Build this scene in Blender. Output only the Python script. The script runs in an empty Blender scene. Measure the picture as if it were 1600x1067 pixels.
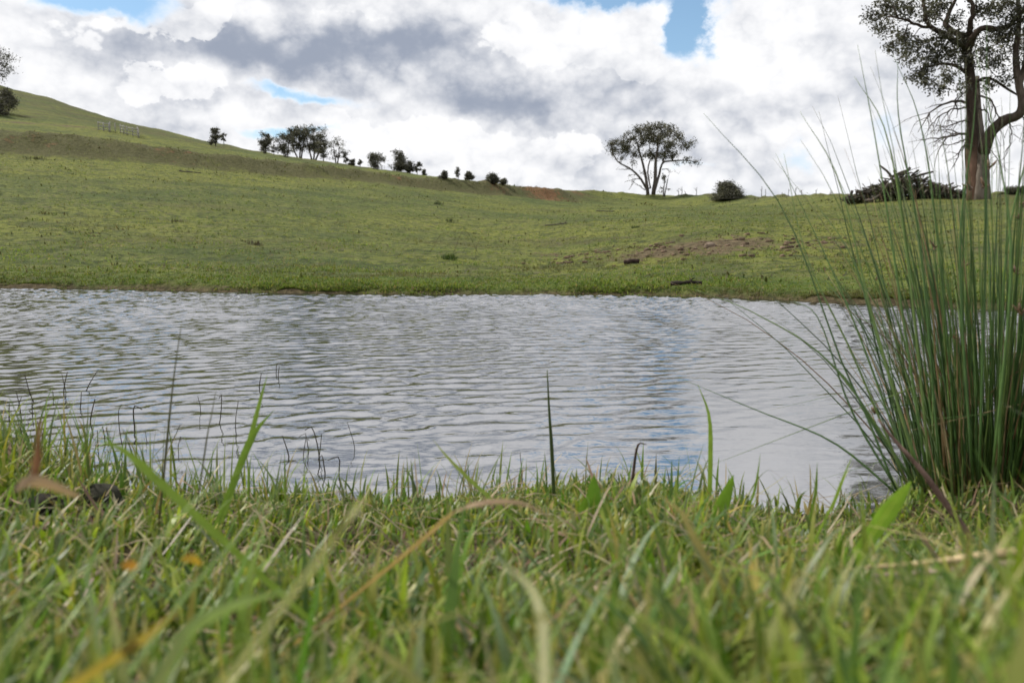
import bpy, math
import numpy as np
from mathutils import Vector

# ------------------------------------------------------------------ camera, light, exposure
SC = bpy.context.scene
COL = SC.collection
H = 0.40                      # eye height above the water
F = 1244.0                    # focal length in pixels of a 1600 wide frame
YH = 395.0                    # row of the level horizon
PITCH = math.atan((533.5 - YH) / F)
cam = bpy.data.cameras.new('camera')
cam.sensor_width = 36.0
cam.lens = 36.0 * F / 1600.0
cam.clip_start = 0.02
cam.clip_end = 6000
cam.dof.use_dof = True
cam.dof.focus_distance = 2.7
cam.dof.aperture_fstop = 7.0
co = bpy.data.objects.new('camera', cam)
co.location = (0, 0, H)
co.rotation_euler = (math.radians(90) - PITCH, 0, 0)
COL.objects.link(co)
SC.camera = co
SUN_AZ, SUN_EL = -66.0, 50.0      # degrees: azimuth from +Y towards +X
sun = bpy.data.lights.new('sun', 'SUN')
sun.energy = 3.5
sun.angle = math.radians(2.0)
sun.color = (1.0, 0.95, 0.86)
so = bpy.data.objects.new('sun', sun)
a_, e_ = math.radians(SUN_AZ), math.radians(SUN_EL)
sdir = Vector((math.sin(a_) * math.cos(e_), math.cos(a_) * math.cos(e_), math.sin(e_)))
so.rotation_euler = (-sdir).to_track_quat('-Z', 'Y').to_euler()
so.location = (0, 0, 50)
COL.objects.link(so)
SC.view_settings.view_transform = 'Standard'
SC.view_settings.look = 'None'
SC.view_settings.exposure = 0.36
SC.view_settings.gamma = 1.0
SC.view_settings.use_curve_mapping = False
SC.cycles.max_bounces = 8
SC.cycles.diffuse_bounces = 3
SC.cycles.glossy_bounces = 3
SC.cycles.transmission_bounces = 4
SC.cycles.transparent_max_bounces = 4
SC.cycles.use_denoising = True
SC.cycles.use_adaptive_sampling = True
SC.cycles.adaptive_threshold = 0.02
SC.cycles.sample_clamp_indirect = 6.0


def ray(px, py):
    """azimuth (from +Y to +X) and tan(elevation) of a pixel of the 1600 x 1067 frame"""
    px = np.asarray(px, float); py = np.asarray(py, float)
    u = -(py - 533.5) / F
    y = math.cos(PITCH) + math.sin(PITCH) * u
    z = -math.sin(PITCH) + math.cos(PITCH) * u
    x = (px - 800.0) / F + 0 * u
    return np.arctan2(x, y), z / np.hypot(x, y)


def at(px, py, r):
    a, t = ray(px, py)
    return np.array([r * math.sin(a), r * math.cos(a), H + r * float(t)])


# ------------------------------------------------------------------ node helper
class S:
    """a socket that can be used in arithmetic"""
    nt = None

    def __init__(self, s): self.s = s

    @staticmethod
    def m(op, *a, clamp=False):
        n = S.nt.nodes.new('ShaderNodeMath'); n.operation = op; n.use_clamp = clamp
        for i, v in enumerate(a):
            if isinstance(v, S): S.nt.links.new(v.s, n.inputs[i])
            else: n.inputs[i].default_value = v
        return S(n.outputs[0])

    def __add__(a, b): return S.m('ADD', a, b)
    __radd__ = __add__
    def __sub__(a, b): return S.m('SUBTRACT', a, b)
    def __rsub__(a, b): return S.m('SUBTRACT', b, a)
    def __mul__(a, b): return S.m('MULTIPLY', a, b)
    __rmul__ = __mul__
    def __truediv__(a, b): return S.m('DIVIDE', a, b)
    def __pow__(a, b): return S.m('POWER', a, b)


def link(a, sock):
    if isinstance(a, S): S.nt.links.new(a.s, sock)
    else:
        if hasattr(sock.default_value, '__len__') and len(a) == 3 and len(sock.default_value) == 4: a = (*a, 1)
        sock.default_value = a


def smooth(x, lo, hi, a=0.0, b=1.0):
    n = S.nt.nodes.new('ShaderNodeMapRange'); n.interpolation_type = 'SMOOTHSTEP'
    link(x, n.inputs[0])
    for i, v in enumerate((lo, hi, a, b)): n.inputs[i + 1].default_value = v
    return S(n.outputs[0])


def mix(f, a, b, blend='MIX'):
    n = S.nt.nodes.new('ShaderNodeMix'); n.data_type = 'RGBA'; n.blend_type = blend
    link(f, n.inputs[0]); link(a, n.inputs[6]); link(b, n.inputs[7])
    return S(n.outputs[2])


def noise(vec, scale, detail=4.0, rough=0.5, dist=0.0, lac=2.0):
    n = S.nt.nodes.new('ShaderNodeTexNoise')
    link(vec, n.inputs['Vector'])
    n.inputs['Scale'].default_value = scale; n.inputs['Detail'].default_value = detail
    n.inputs['Roughness'].default_value = rough; n.inputs['Distortion'].default_value = dist
    n.inputs['Lacunarity'].default_value = lac
    return S(n.outputs['Fac'])


def voro(vec, scale, detail=0.0, smoothness=0.6, rough=0.5):
    n = S.nt.nodes.new('ShaderNodeTexVoronoi'); n.feature = 'SMOOTH_F1'
    link(vec, n.inputs['Vector'])
    n.inputs['Scale'].default_value = scale; n.inputs['Detail'].default_value = detail
    n.inputs['Roughness'].default_value = rough
    n.inputs['Smoothness'].default_value = smoothness
    return S(n.outputs['Distance'])


def vec(x, y, z):
    n = S.nt.nodes.new('ShaderNodeCombineXYZ')
    for i, v in enumerate((x, y, z)): link(v, n.inputs[i])
    return S(n.outputs[0])


def sep(v):
    n = S.nt.nodes.new('ShaderNodeSeparateXYZ'); link(v, n.inputs[0])
    return [S(o) for o in n.outputs]


def vscale(v, k, off=(0, 0, 0)):
    n = S.nt.nodes.new('ShaderNodeMapping'); link(v, n.inputs[0])
    n.inputs['Scale'].default_value = k; n.inputs['Location'].default_value = off
    return S(n.outputs[0])


# ------------------------------------------------------------------ sky
W = bpy.data.worlds.new('World'); SC.world = W; W.use_nodes = True
W.cycles.sampling_method = 'MANUAL'; W.cycles.sample_map_resolution = 512
nt = W.node_tree; nt.nodes.clear(); S.nt = nt
tc = nt.nodes.new('ShaderNodeTexCoord')
D = S(tc.outputs['Generated'])
dx, dy, dz = sep(D)
hor = S.m('SQRT', dx * dx + dy * dy) + 0.02
az = S.m('ARCTAN2', dx, dy)
tt = dz / hor
sk = nt.nodes.new('ShaderNodeTexSky'); sk.sky_type = 'NISHITA'; sk.sun_disc = False
sk.sun_elevation = math.radians(SUN_EL); sk.sun_rotation = math.radians(SUN_AZ)
sk.air_density = 1.0; sk.dust_density = 0.6; sk.ozone_density = 1.5
sky = S(sk.outputs[0])
K = (1, 1, 1.3)
P = vscale(D, K)


def ridged(v, scale, detail, rough=0.5):
    n = S.nt.nodes.new('ShaderNodeTexNoise'); n.noise_type = 'RIDGED_MULTIFRACTAL'
    link(v, n.inputs['Vector'])
    n.inputs['Scale'].default_value = scale; n.inputs['Detail'].default_value = detail
    n.inputs['Roughness'].default_value = rough
    n.inputs['Offset'].default_value = 1.0; n.inputs['Gain'].default_value = 0.0
    return S(n.outputs['Fac'])


w1 = noise(P, 11.0, 6, 0.6); w2 = noise(vscale(D, K, (7, 3, 1)), 11.0, 6, 0.6)
azw = az + (w1 - 0.5) * 0.15
ttw = tt + (w2 - 0.5) * 0.085


def blobs(lst):
    """soft shapes laid out by azimuth and elevation, their outlines broken up by the noise above"""
    tot = None
    for (px, py, sx, sy, amp) in lst:
        a0, t0 = ray(px, py)
        gx = (azw - float(a0)) * (F / sx); gy = (ttw - float(t0)) * (F / sy)
        g = S.m('POWER', 2.718, (gx * gx + gy * gy) * -1.0) * amp
        tot = g if tot is None else tot + g
    return tot


# cloud decks: holes to the blue, heavy grey undersides, bright heaped tops
gaps = blobs([(150, 0, 100, 26, 0.7), (950, -6, 100, 24, 0.8), (1078, 46, 34, 48, 0.95),
              (470, 152, 95, 12, 0.42), (440, 206, 100, 10, 0.40),
              (1245, 240, 45, 28, 0.36), (1375, 205, 30, 36, 0.20), (1060, 268, 70, 12, 0.3)])
belly = blobs([(410, 78, 230, 42, 1.3), (610, 88, 200, 34, 0.85), (780, 164, 180, 32, 1.3), (700, 60, 80, 30, 0.35),
               (305, 160, 80, 14, 0.65), (925, 215, 90, 26, 0.85), (170, 110, 70, 46, 0.4), (1280, 148, 110, 24, 0.5),
               (1080, 244, 160, 16, 0.5), (230, 210, 120, 16, 0.45), (1420, 110, 90, 40, 0.35), (1000, 130, 50, 16, 0.35)])
heap = blobs([(890, 72, 130, 44, 0.85), (1000, 96, 56, 36, 0.8), (620, 222, 90, 34, 0.8), (735, 235, 70, 40, 0.7), (255, 132, 80, 24, 0.85),
              (285, 40, 80, 34, 0.7), (525, 186, 46, 18, 0.8), (1190, 70, 110, 46, 0.7), (860, 246, 90, 30, 0.6), (440, 160, 60, 14, 0.5),
              (560, 20, 120, 22, 0.6), (90, 60, 80, 40, 0.5), (1420, 170, 80, 30, 0.5), (1240, 200, 70, 24, 0.5)])
big = noise(vscale(D, K, (1.3, 0.4, 2.2)), 3.0, 2, 0.5)
n1 = noise(P, 9.0, 7, 0.52)
n2 = noise(vscale(D, K, (0.008, 0.0, 0.022)), 9.0, 5, 0.52)
bw = S.m('ABSOLUTE', noise(P, 24.0, 4, 0.5) - 0.5) * 2.0        # heaped, cauliflower lumps
cov = 0.64 + (n1 - 0.5) * 0.50 + (bw - 0.2) * 0.12 + (big - 0.5) * 0.30 - gaps
alpha = smooth(cov, 0.10, 0.46)
relief = n2 - n1                                        # thicker cloud towards the light -> shade
front = smooth(heap + (n1 - 0.5) * 1.1 + bw * 0.45, 0.47, 0.55)
sh0 = belly * 0.62 + (big - 0.5) * 0.5 + (0.5 - n1) * 0.75 + relief * 2.0 - bw * 0.75 + 0.40
sh = smooth(sh0 - front * (belly * 0.42 + 0.05), -0.02, 1.40)
white = (8.0, 8.0, 8.1); grey = (2.7, 3.05, 3.8)
ccol = mix(sh, white, grey)
ccol = mix(smooth(cov, 0.22, 0.50), (7.4, 8.0, 8.8), ccol)
ccol = mix(smooth(tt, 0.0, 0.12, 0.45, 0.0), ccol, (7.4, 7.6, 7.9))     # distance pales the low clouds
skyc = mix(smooth(tt, 0.05, 0.5, 0.30, 0.05), mix(1.0, sky, (0.84, 1.0, 1.04), 'MULTIPLY'), (4.8, 6.9, 8.8))
fin = mix(alpha, skyc, ccol)
bg = nt.nodes.new('ShaderNodeBackground'); bg.inputs[1].default_value = 0.1
link(fin, bg.inputs[0])
wo = nt.nodes.new('ShaderNodeOutputWorld')
nt.links.new(bg.outputs[0], wo.inputs[0])

# ------------------------------------------------------------------ numpy helpers
_tab = np.random.default_rng(5).random((512, 512))


def vnoise(x, y, s=0):
    x = np.asarray(x, float) + 37.7 * s; y = np.asarray(y, float) + 91.3 * s
    xi = np.floor(x).astype(int); yi = np.floor(y).astype(int)
    fx = x - xi; fy = y - yi
    fx = fx * fx * (3 - 2 * fx); fy = fy * fy * (3 - 2 * fy)
    g = lambda i, j: _tab[(i + 17 * s) & 511, (j + 29 * s) & 511]
    return (g(xi, yi) * (1 - fx) + g(xi + 1, yi) * fx) * (1 - fy) + (g(xi, yi + 1) * (1 - fx) + g(xi + 1, yi + 1) * fx) * fy


def fbm(x, y, s=0, o=4):
    t = 0; a = 0.5
    for k in range(o):
        t = t + a * (vnoise(x, y, s + k) - 0.5); a *= 0.5; x = x * 2.03; y = y * 2.03
    return t


def sstep(x, a, b):
    t = np.clip((x - a) / (b - a), 0, 1)
    return t * t * (3 - 2 * t)


def me_np(name, v, f, col=None, smooth_=True):
    """mesh from numpy arrays; f is (n,4) or (n,3) or a list of such arrays"""
    me = bpy.data.meshes.new(name)
    fs = f if isinstance(f, list) else [f]
    fs = [np.asarray(a, np.int32) for a in fs if len(a)]
    v = np.asarray(v, np.float32)
    me.vertices.add(len(v)); me.vertices.foreach_set('co', v.ravel())
    nl = sum(a.size for a in fs); npoly = sum(len(a) for a in fs)
    me.loops.add(nl); me.loops.foreach_set('vertex_index', np.concatenate([a.ravel() for a in fs]))
    me.polygons.add(npoly)
    tot = np.concatenate([np.full(len(a), a.shape[1], np.int32) for a in fs])
    st = np.concatenate([[0], np.cumsum(tot)[:-1]]).astype(np.int32)
    me.polygons.foreach_set('loop_start', st)
    me.polygons.foreach_set('use_smooth', np.full(npoly, smooth_))
    if col is not None:
        at_ = me.attributes.new('col', 'FLOAT_COLOR', 'POINT')
        c = np.ones((len(v), 4), np.float32); c[:, :3] = col
        at_.data.foreach_set('color', c.ravel())
    me.update(calc_edges=True)
    return me


def link_ob(name, data, parent=None, mat=None):
    o = bpy.data.objects.new(name, data)
    COL.objects.link(o)
    if mat is not None and data is not None and not data.materials: data.materials.append(mat)
    if parent is not None: o.parent = parent
    return o


def tag(o, label, cat, group=None):
    o['label'] = label; o['category'] = cat
    if group: o['group'] = group
    return o


def empty(name, loc, label, cat, group=None):
    o = bpy.data.objects.new(name, None); o.location = loc
    o.empty_display_size = 0.1
    COL.objects.link(o)
    return tag(o, label, cat, group)


class Bag:
    """collects tubes and ribbons, builds one mesh"""
    def __init__(self): self.v = []; self.f4 = []; self.f3 = []; self.c = []; self.n = 0

    def add(self, v, f4=None, f3=None, c=(1, 1, 1)):
        v = np.asarray(v, float)
        self.v.append(v)
        if f4 is not None and len(f4): self.f4.append(np.asarray(f4) + self.n)
        if f3 is not None and len(f3): self.f3.append(np.asarray(f3) + self.n)
        cc = np.empty((len(v), 3)); cc[:] = c
        self.c.append(cc); self.n += len(v)

    def build(self, name, origin=(0, 0, 0), smooth_=True):
        v = np.concatenate(self.v) - np.asarray(origin)
        fs = []
        if self.f4: fs.append(np.concatenate(self.f4))
        if self.f3: fs.append(np.concatenate(self.f3))
        return me_np(name, v, fs, np.concatenate(self.c), smooth_)

    def tube(self, pts, rad, sides=5, c=(1, 1, 1), rough=0.0, rng=None, flat=1.0):
        pts = np.asarray(pts, float); n = len(pts)
        rad = np.broadcast_to(np.asarray(rad, float), (n,))
        t = np.gradient(pts, axis=0); t /= np.linalg.norm(t, axis=1)[:, None] + 1e-9
        ref = np.array([0.31, 0.87, 0.38]) if abs(t[0, 2]) > 0.5 else np.array([0.1, 0.2, 0.97])
        a = np.cross(t, ref); a /= np.linalg.norm(a, axis=1)[:, None] + 1e-9
        b = np.cross(t, a)
        th = np.arange(sides) * 2 * math.pi / sides
        R = rad[:, None] * np.ones(sides)
        if rough and rng is not None: R = R * (1 + rough * rng.normal(size=(n, sides)))
        v = pts[:, None] + a[:, None] * (np.cos(th) * R)[..., None] + b[:, None] * (np.sin(th) * R * flat)[..., None]
        v = v.reshape(-1, 3)
        i = np.arange(n - 1)[:, None] * sides; j = np.arange(sides)[None]; k = (j + 1) % sides
        f4 = np.stack([i + j, i + k, i + sides + k, i + sides + j], -1).reshape(-1, 4)
        v = np.vstack([v, pts[:1], pts[-1:]])
        j = np.arange(sides); k = (j + 1) % sides
        f3 = np.vstack([np.stack([k, j, 0 * j + n * sides], -1), np.stack([(n - 1) * sides + j, (n - 1) * sides + k, 0 * j + n * sides + 1], -1)])
        cc = np.empty((n, 3)); cc[:] = c
        cc = np.vstack([np.repeat(cc, sides, 0), cc[:1], cc[-1:]])
        self.add(v, f4, f3, cc)

    def ribbon(self, pts, wid, side, c=(1, 1, 1), fold=0.25):
        """leaf: three verts a section, folded along its midrib"""
        pts = np.asarray(pts, float); n = len(pts)
        t = np.gradient(pts, axis=0); t /= np.linalg.norm(t, axis=1)[:, None] + 1e-9
        s = np.asarray(side, float)[None] - t * (t @ np.asarray(side, float))[:, None]
        s /= np.linalg.norm(s, axis=1)[:, None] + 1e-9
        nrm = np.cross(s, t)
        w = np.asarray(wid)[:, None]
        v = np.stack([pts - s * w / 2, pts - nrm * w * fold * 0.5, pts + s * w / 2], 1).reshape(-1, 3)
        i = np.arange(n - 1) * 3
        f4 = np.vstack([np.stack([i, i + 1, i + 4, i + 3], -1), np.stack([i + 1, i + 2, i + 5, i + 4], -1)])
        cc = np.empty((n, 3)); cc[:] = c
        self.add(v, f4, None, np.repeat(cc, 3, 0))


def spline(ctrl, n):
    """smooth curve through control points"""
    c = np.asarray(ctrl, float)
    if len(c) == 2: return c[0] + (c[1] - c[0]) * np.linspace(0, 1, n)[:, None]
    p = np.vstack([2 * c[0] - c[1], c, 2 * c[-1] - c[-2]])
    u = np.linspace(0, len(c) - 1 - 1e-6, n); k = u.astype(int); t = (u - k)[:, None]
    p0, p1, p2, p3 = p[k], p[k + 1], p[k + 2], p[k + 3]
    return 0.5 * (2 * p1 + (p2 - p0) * t + (2 * p0 - 5 * p1 + 4 * p2 - p3) * t ** 2 + (3 * p1 - p0 - 3 * p2 + p3) * t ** 3)


# ------------------------------------------------------------------ the lie of the land
#  column px -> levels (pixel row, distance); level 0 is the far shoreline
LV = {
    -900: [(None, 14), (330, 20), (150, 40), (20, 55), (0, 60), (-20, 80), (-80, 200)],
    -300: [(None, 10.5), (405, 15.5), (318, 27), (222, 54.6), (185, 57), (172, 76), (60, 185)],
    0:    [(None, 450), (416, 14.5), (331, 27), (241, 53.6), (207, 56), (196, 75), (130, 170)],
    100:  [(None, 451), (416, 14.5), (333, 27), (245, 53.6), (213, 56), (203, 75), (155, 165)],
    200:  [(None, 453), (416, 14.3), (336, 27), (252, 53.6), (224, 56), (214, 74), (189, 158)],
    300:  [(None, 455), (417, 14.0), (341, 27), (261, 54.6), (238, 57), (230, 74), (214, 150)],
    400:  [(None, 457), (418, 13.8), (346, 27), (271, 56.6), (248, 59), (243, 74), (236, 142)],
    500:  [(None, 458.5), (420, 13.5), (349, 28), (279, 58.6), (259, 61), (256, 74), (252, 135)],
    600:  [(None, 460), (423, 13.3), (352, 29), (287, 62.6), (270, 65), (269, 76), (266, 128)],
    750:  [(None, 461), (427, 13.0), (360, 30), (303, 68.6), (285, 71), (286, 80), (286, 122)],
    850:  [(None, 461), (430, 12.5), (372, 26), (313, 75.6), (293, 78), (297, 88), (302, 130)],
    950:  [(None, 461), (426, 12.0), (368, 22), (319, 84), (300, 92), (304, 104), (312, 140)],
    1050: [(None, 463), (421, 11.8), (366, 17.5), (320, 84), (304, 94), (308, 106), (318, 140)],
    1150: [(None, 466), (424, 11.0), (366, 16.5), (322, 66), (306, 82), (310, 96), (320, 130)],
    1300: [(None, 472), (430, 10.0), (372, 16), (324, 44), (306.5, 58), (312, 72), (324, 120)],
    1450: [(None, 479), (438, 9.2), (380, 16), (326, 36), (307, 49), (313, 64), (326, 110)],
    1600: [(None, 486), (446, 8.6), (386, 15), (326, 33), (305, 47), (312, 62), (326, 110)],
    1900: [(None, 500), (455, 8), (392, 14), (330, 32), (300, 47), (310, 62), (326, 110)],
    2500: [(None, 4.6), (440, 8), (370, 14), (300, 32), (280, 47), (290, 62), (300, 110)],
}
_A, _R, _Z = [], [], []
for px in sorted(LV):
    lv = LV[px]; a = math.atan((px - 800) / F)
    rs = lv[0][1] if lv[0][1] < 100 else H / -float(ray(px, lv[0][1])[1])
    R_ = [0.8 * rs, rs, rs + 0.07, rs + 0.5]; Z_ = [-0.4, 0.0, 0.055, 0.085]
    for (py, r) in lv[1:]:
        R_.append(r); Z_.append(H + r * float(ray(px, py)[1]))
    R_ += [400, 3000]; Z_ += [Z_[-1] - 6, Z_[-1] - 60]
    _A.append(a); _R.append(R_); _Z.append(Z_)
_A = np.array(_A); _R = np.array(_R); _Z = np.array(_Z)


def far_z(a, r):
    K = _R.shape[1]
    Rk = [np.interp(a, _A, _R[:, k]) for k in range(K)]
    Zk = [np.interp(a, _A, _Z[:, k]) for k in range(K)]
    out = 0
    taps = (0.985, 0.993, 1.0, 1.007, 1.015)
    for m in taps:
        q = r * np.where(r > Rk[3] * 1.1, m, 1 + (m - 1) * 0.2)
        z = np.full(q.shape, 0.0) + Zk[0]
        for k in range(K - 1):
            t = np.clip((q - Rk[k]) / (Rk[k + 1] - Rk[k]), 0, 1)
            z = z + t * (Zk[k + 1] - Zk[k])
        out = out + z / len(taps)
    return out


def shore_y(x):
    return 1.27 + 0.10 * sstep(-x, 0.3, 1.2) + 0.20 * sstep(-x, 0.9, 2.5) + 0.03 * np.sin(x * 5.1 + 0.6) + 0.02 * np.sin(x * 13.0) - 0.08 * sstep(x, 0.2, 0.5) + 0.16 * sstep(x, 0.55, 0.75)


def near_z(x, y):
    d = shore_y(x) - y                        # distance inland of the near shoreline
    zz = np.interp(d, [-3, -1.0, -0.12, 0.0, 0.06, 0.3, 0.6, 1.0, 1.5, 4, 40], [-0.5, -0.35, -0.05, 0.0, 0.018, 0.050, 0.095, 0.165, 0.21, 0.3, 1.2])
    zz = zz + (0.055 * sstep(-x, 0.25, 0.9) + 0.02 * sstep(x, 0.5, 0.9)) * sstep(d, 0.0, 0.25)
    return zz + fbm(x * 5, y * 5, 3, 3) * 0.045 * sstep(d, 0.0, 0.2)


def ground_z(x, y):
    x = np.asarray(x, float); y = np.asarray(y, float)
    r = np.hypot(x, y); a = np.arctan2(x, y)
    fz = far_z(np.clip(a, _A[0], _A[-1]), r + (fbm(x * 0.7, y * 0.7 + 5, 23, 4) * 0.9 + fbm(x * 3.1, y * 3.1, 27, 3) * 0.25) * sstep(r, 4.5, 6) * (1 - sstep(r, 11, 17)))
    up = sstep(r, 9, 22)
    fz = fz + fbm(x * 0.9, y * 0.9, 1, 4) * 0.10 * sstep(r, 5, 14) + fbm(x * 0.16, y * 0.16, 9, 4) * 0.9 * sstep(r, 24, 60) * np.clip(r / 120, 0, 1.0)
    r6 = np.interp(np.clip(a, _A[0], _A[-1]), _A, _R[:, 7])
    fz = fz + fbm(x * 0.8, y * 0.8, 17, 4) * 0.75 * np.exp(-((r - r6) / 2.2) ** 2) * sstep(r, 30, 50)
    rs = np.interp(np.clip(a, _A[0], _A[-1]), _A, _R[:, 1])
    e = r - rs
    fz = fz + (fbm(x * 2.3, y * 2.3, 6, 3) * 0.10 + 0.02) * sstep(e, -0.1, 0.3) * (1 - sstep(e, 1.5, 6))
    fz = fz + fbm(x * 2.2, y * 2.2, 71, 3) * 0.10 * sstep(r, 9, 13) * (1 - sstep(r, 30, 48))
    nz = near_z(x, np.where(a > 1.3, np.minimum(y, 1), y))
    w = sstep(r, 2.2, 4.5)
    z = nz * (1 - w) + fz * w
    side = sstep(np.abs(a), 1.02, 1.25)         # the pond closes outside the view
    back = 0.25 + 0.02 * r * sstep(r, 1, 10) + fbm(x * 0.9, y * 0.9, 1, 4) * 0.15
    zb = np.where(r < 2.0, nz, np.maximum(np.minimum(back, 6), nz * (1 - sstep(r, 2, 4))))
    return z * (1 - side) + zb * side


def hit(px, py, r0=3.0, r1=420.0):
    """where the ray of a pixel meets the land (or the skyline below it)"""
    a, t = ray(px, py)
    r = np.geomspace(r0, r1, 1500)
    x, y = r * np.sin(a), r * np.cos(a)
    te = (ground_z(x, y) - H) / r
    k = np.nonzero(te >= t)[0]
    i = k[0] if len(k) else int(np.argmax(te))
    return np.array([x[i], y[i], ground_z(x[i], y[i])]), r[i]


# ------------------------------------------------------------------ materials
def mat(name):
    m = bpy.data.materials.new(name); m.use_nodes = True
    m.node_tree.nodes.clear(); S.nt = m.node_tree
    return m


def out(sh, disp=None):
    o = S.nt.nodes.new('ShaderNodeOutputMaterial'); S.nt.links.new(sh, o.inputs[0])


def bsdf(col, rough=0.8, spec=0.3, bump=None, bstr=0.5, bdist=0.02):
    p = S.nt.nodes.new('ShaderNodeBsdfPrincipled')
    link(col, p.inputs['Base Color'])
    link(rough, p.inputs['Roughness'])
    p.inputs['Specular IOR Level'].default_value = spec
    if bump is not None:
        b = S.nt.nodes.new('ShaderNodeBump'); b.inputs['Strength'].default_value = bstr; b.inputs['Distance'].default_value = bdist
        link(bump, b.inputs['Height']); S.nt.links.new(b.outputs[0], p.inputs['Normal'])
    return p.outputs[0]


def attr(name, out_='Color'):
    n = S.nt.nodes.new('ShaderNodeAttribute'); n.attribute_name = name
    return S(n.outputs[out_])


def pos():
    return S(S.nt.nodes.new('ShaderNodeNewGeometry').outputs['Position'])


def leaf_mat(name, trans=0.4, rough=0.45, spec=0.35, nscale=60.0, gain=0.35):
    m = mat(name)
    c = attr('col')
    nz = noise(pos(), nscale, 3, 0.6)
    c = mix(1.0, c, mix(nz, (1 - gain,) * 3, (1 + gain,) * 3), 'MULTIPLY')
    p = bsdf(c, rough, spec)
    t = S.nt.nodes.new('ShaderNodeBsdfTranslucent'); link(mix(1.0, c, (1.25, 1.3, 0.7), 'MULTIPLY'), t.inputs[0])
    mx = S.nt.nodes.new('ShaderNodeMixShader'); mx.inputs[0].default_value = trans
    S.nt.links.new(p, mx.inputs[1]); S.nt.links.new(t.outputs[0], mx.inputs[2])
    out(mx.outputs[0])
    return m


M_GRASS = leaf_mat('grass_blades', 0.42, 0.42, 0.35, 90.0)
M_TUFT = leaf_mat('field_grass', 0.35, 0.6, 0.15, 9.0)
M_RUSH = leaf_mat('rush_stem', 0.12, 0.4, 0.35, 40.0)
M_LEAF = leaf_mat('gum_leaves', 0.18, 0.5, 0.3, 0.8, 0.3)


def bark_mat(name, sc=6.0, streak=3.0):
    m = mat(name)
    c = attr('col'); p = pos()
    q = vscale(p, (sc, sc, sc / streak))
    n1 = noise(q, 1.0, 6, 0.65); n2 = noise(p, sc * 0.25, 3, 0.5)
    c = mix(1.0, c, mix(smooth(n1, 0.3, 0.7), (0.55, 0.52, 0.5), (1.35, 1.35, 1.35)), 'MULTIPLY')
    c = mix(1.0, c, mix(n2, (0.7, 0.66, 0.62), (1.3, 1.3, 1.3)), 'MULTIPLY')
    out(bsdf(c, 0.9, 0.15, n1, 0.8, 0.12 / sc))
    return m


M_BARK = bark_mat('bark', 6.0, 5.0)
M_WOOD = bark_mat('dead_wood', 60.0, 1.0)
M_PLAIN = bark_mat('weathered_wood', 20.0, 1.0)

# ground
m = M_GROUND = mat('pasture_ground')
p = pos(); z1 = attr('zone')
zs = S.nt.nodes.new('ShaderNodeSeparateColor'); link(z1, zs.inputs[0])
dirt, red, dry = [S(o) for o in zs.outputs[:3]]  # dry: dead grass, plus the painted shade of the bank face
lush = attr('lush', 'Fac'); rr = attr('near', 'Fac')
nL = noise(p, 0.055, 5, 0.55); nM = noise(p, 0.33, 6, 0.62); nS = noise(vscale(p, (1, 1, 1), (3, 9, 2)), 2.2, 7, 0.68); nX = noise(p, 14.0, 6, 0.7)
nT = noise(vscale(p, (1, 1, 1), (5, 2, 8)), 5.5, 5, 0.6); nQ = noise(vscale(p, (1, 1, 1), (1, 7, 3)), 1.1, 6, 0.62)
g = mix(smooth(nM, 0.36, 0.64), (0.065, 0.090, 0.029), (0.138, 0.155, 0.041))
g = mix(smooth(nL, 0.44, 0.58) * 0.8, g, (0.168, 0.179, 0.039))
g = mix(smooth(nQ, 0.50, 0.62) * 0.75, g, (0.059, 0.074, 0.026))
g = mix(smooth(nT, 0.50, 0.58) * 0.85, g, (0.037, 0.050, 0.020))
g = mix(smooth(nX, 0.50, 0.72) * 0.5, g, (0.178, 0.179, 0.086))
g = mix(smooth(nS, 0.47, 0.32) * 0.8, g, (0.117, 0.106, 0.063))
g = mix(smooth(nT, 0.42, 0.30) * 0.5, g, (0.194, 0.213, 0.069))
g = mix(lush * smooth(nS, 0.30, 0.60), g, mix(nX, (0.051, 0.092, 0.018), (0.112, 0.163, 0.030)))
g = mix(smooth(dry + (nS - 0.5) * 1.3 + (nM - 0.5) * 1.1, 0.32, 0.78) * 0.9, g, mix(smooth(nX * 0.5 + nT * 0.5, 0.38, 0.62), (0.043, 0.043, 0.021), (0.117, 0.110, 0.055)))  # dead-grass browns, dark enough to put the bank's shade into the colour
dn = smooth(dirt + (nQ - 0.5) * 1.3 + (nT - 0.5) * 1.2 + (nX - 0.5) * 0.6, 0.40, 0.72)
g = mix(dn, g, mix(smooth(nX * 0.5 + nT * 0.5, 0.38, 0.62), (0.052, 0.042, 0.024), (0.160, 0.125, 0.075)))
rn = smooth(red + (nS - 0.5) * 1.6 + (nQ - 0.5) * 1.3, 0.50, 0.85)
g = mix(rn, g, mix(smooth(nX * 0.5 + nT * 0.5, 0.38, 0.62), (0.085, 0.050, 0.026), (0.21, 0.120, 0.062)))
soil = mix(smooth(nX, 0.35, 0.7), (0.045, 0.035, 0.02), (0.13, 0.105, 0.06))
g = mix(rr, g, soil)
hgt = nS * 0.5 + nX * 0.3 + nT * 0.5
out(bsdf(g, 0.95, 0.08, hgt, 0.9, 0.20))

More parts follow.
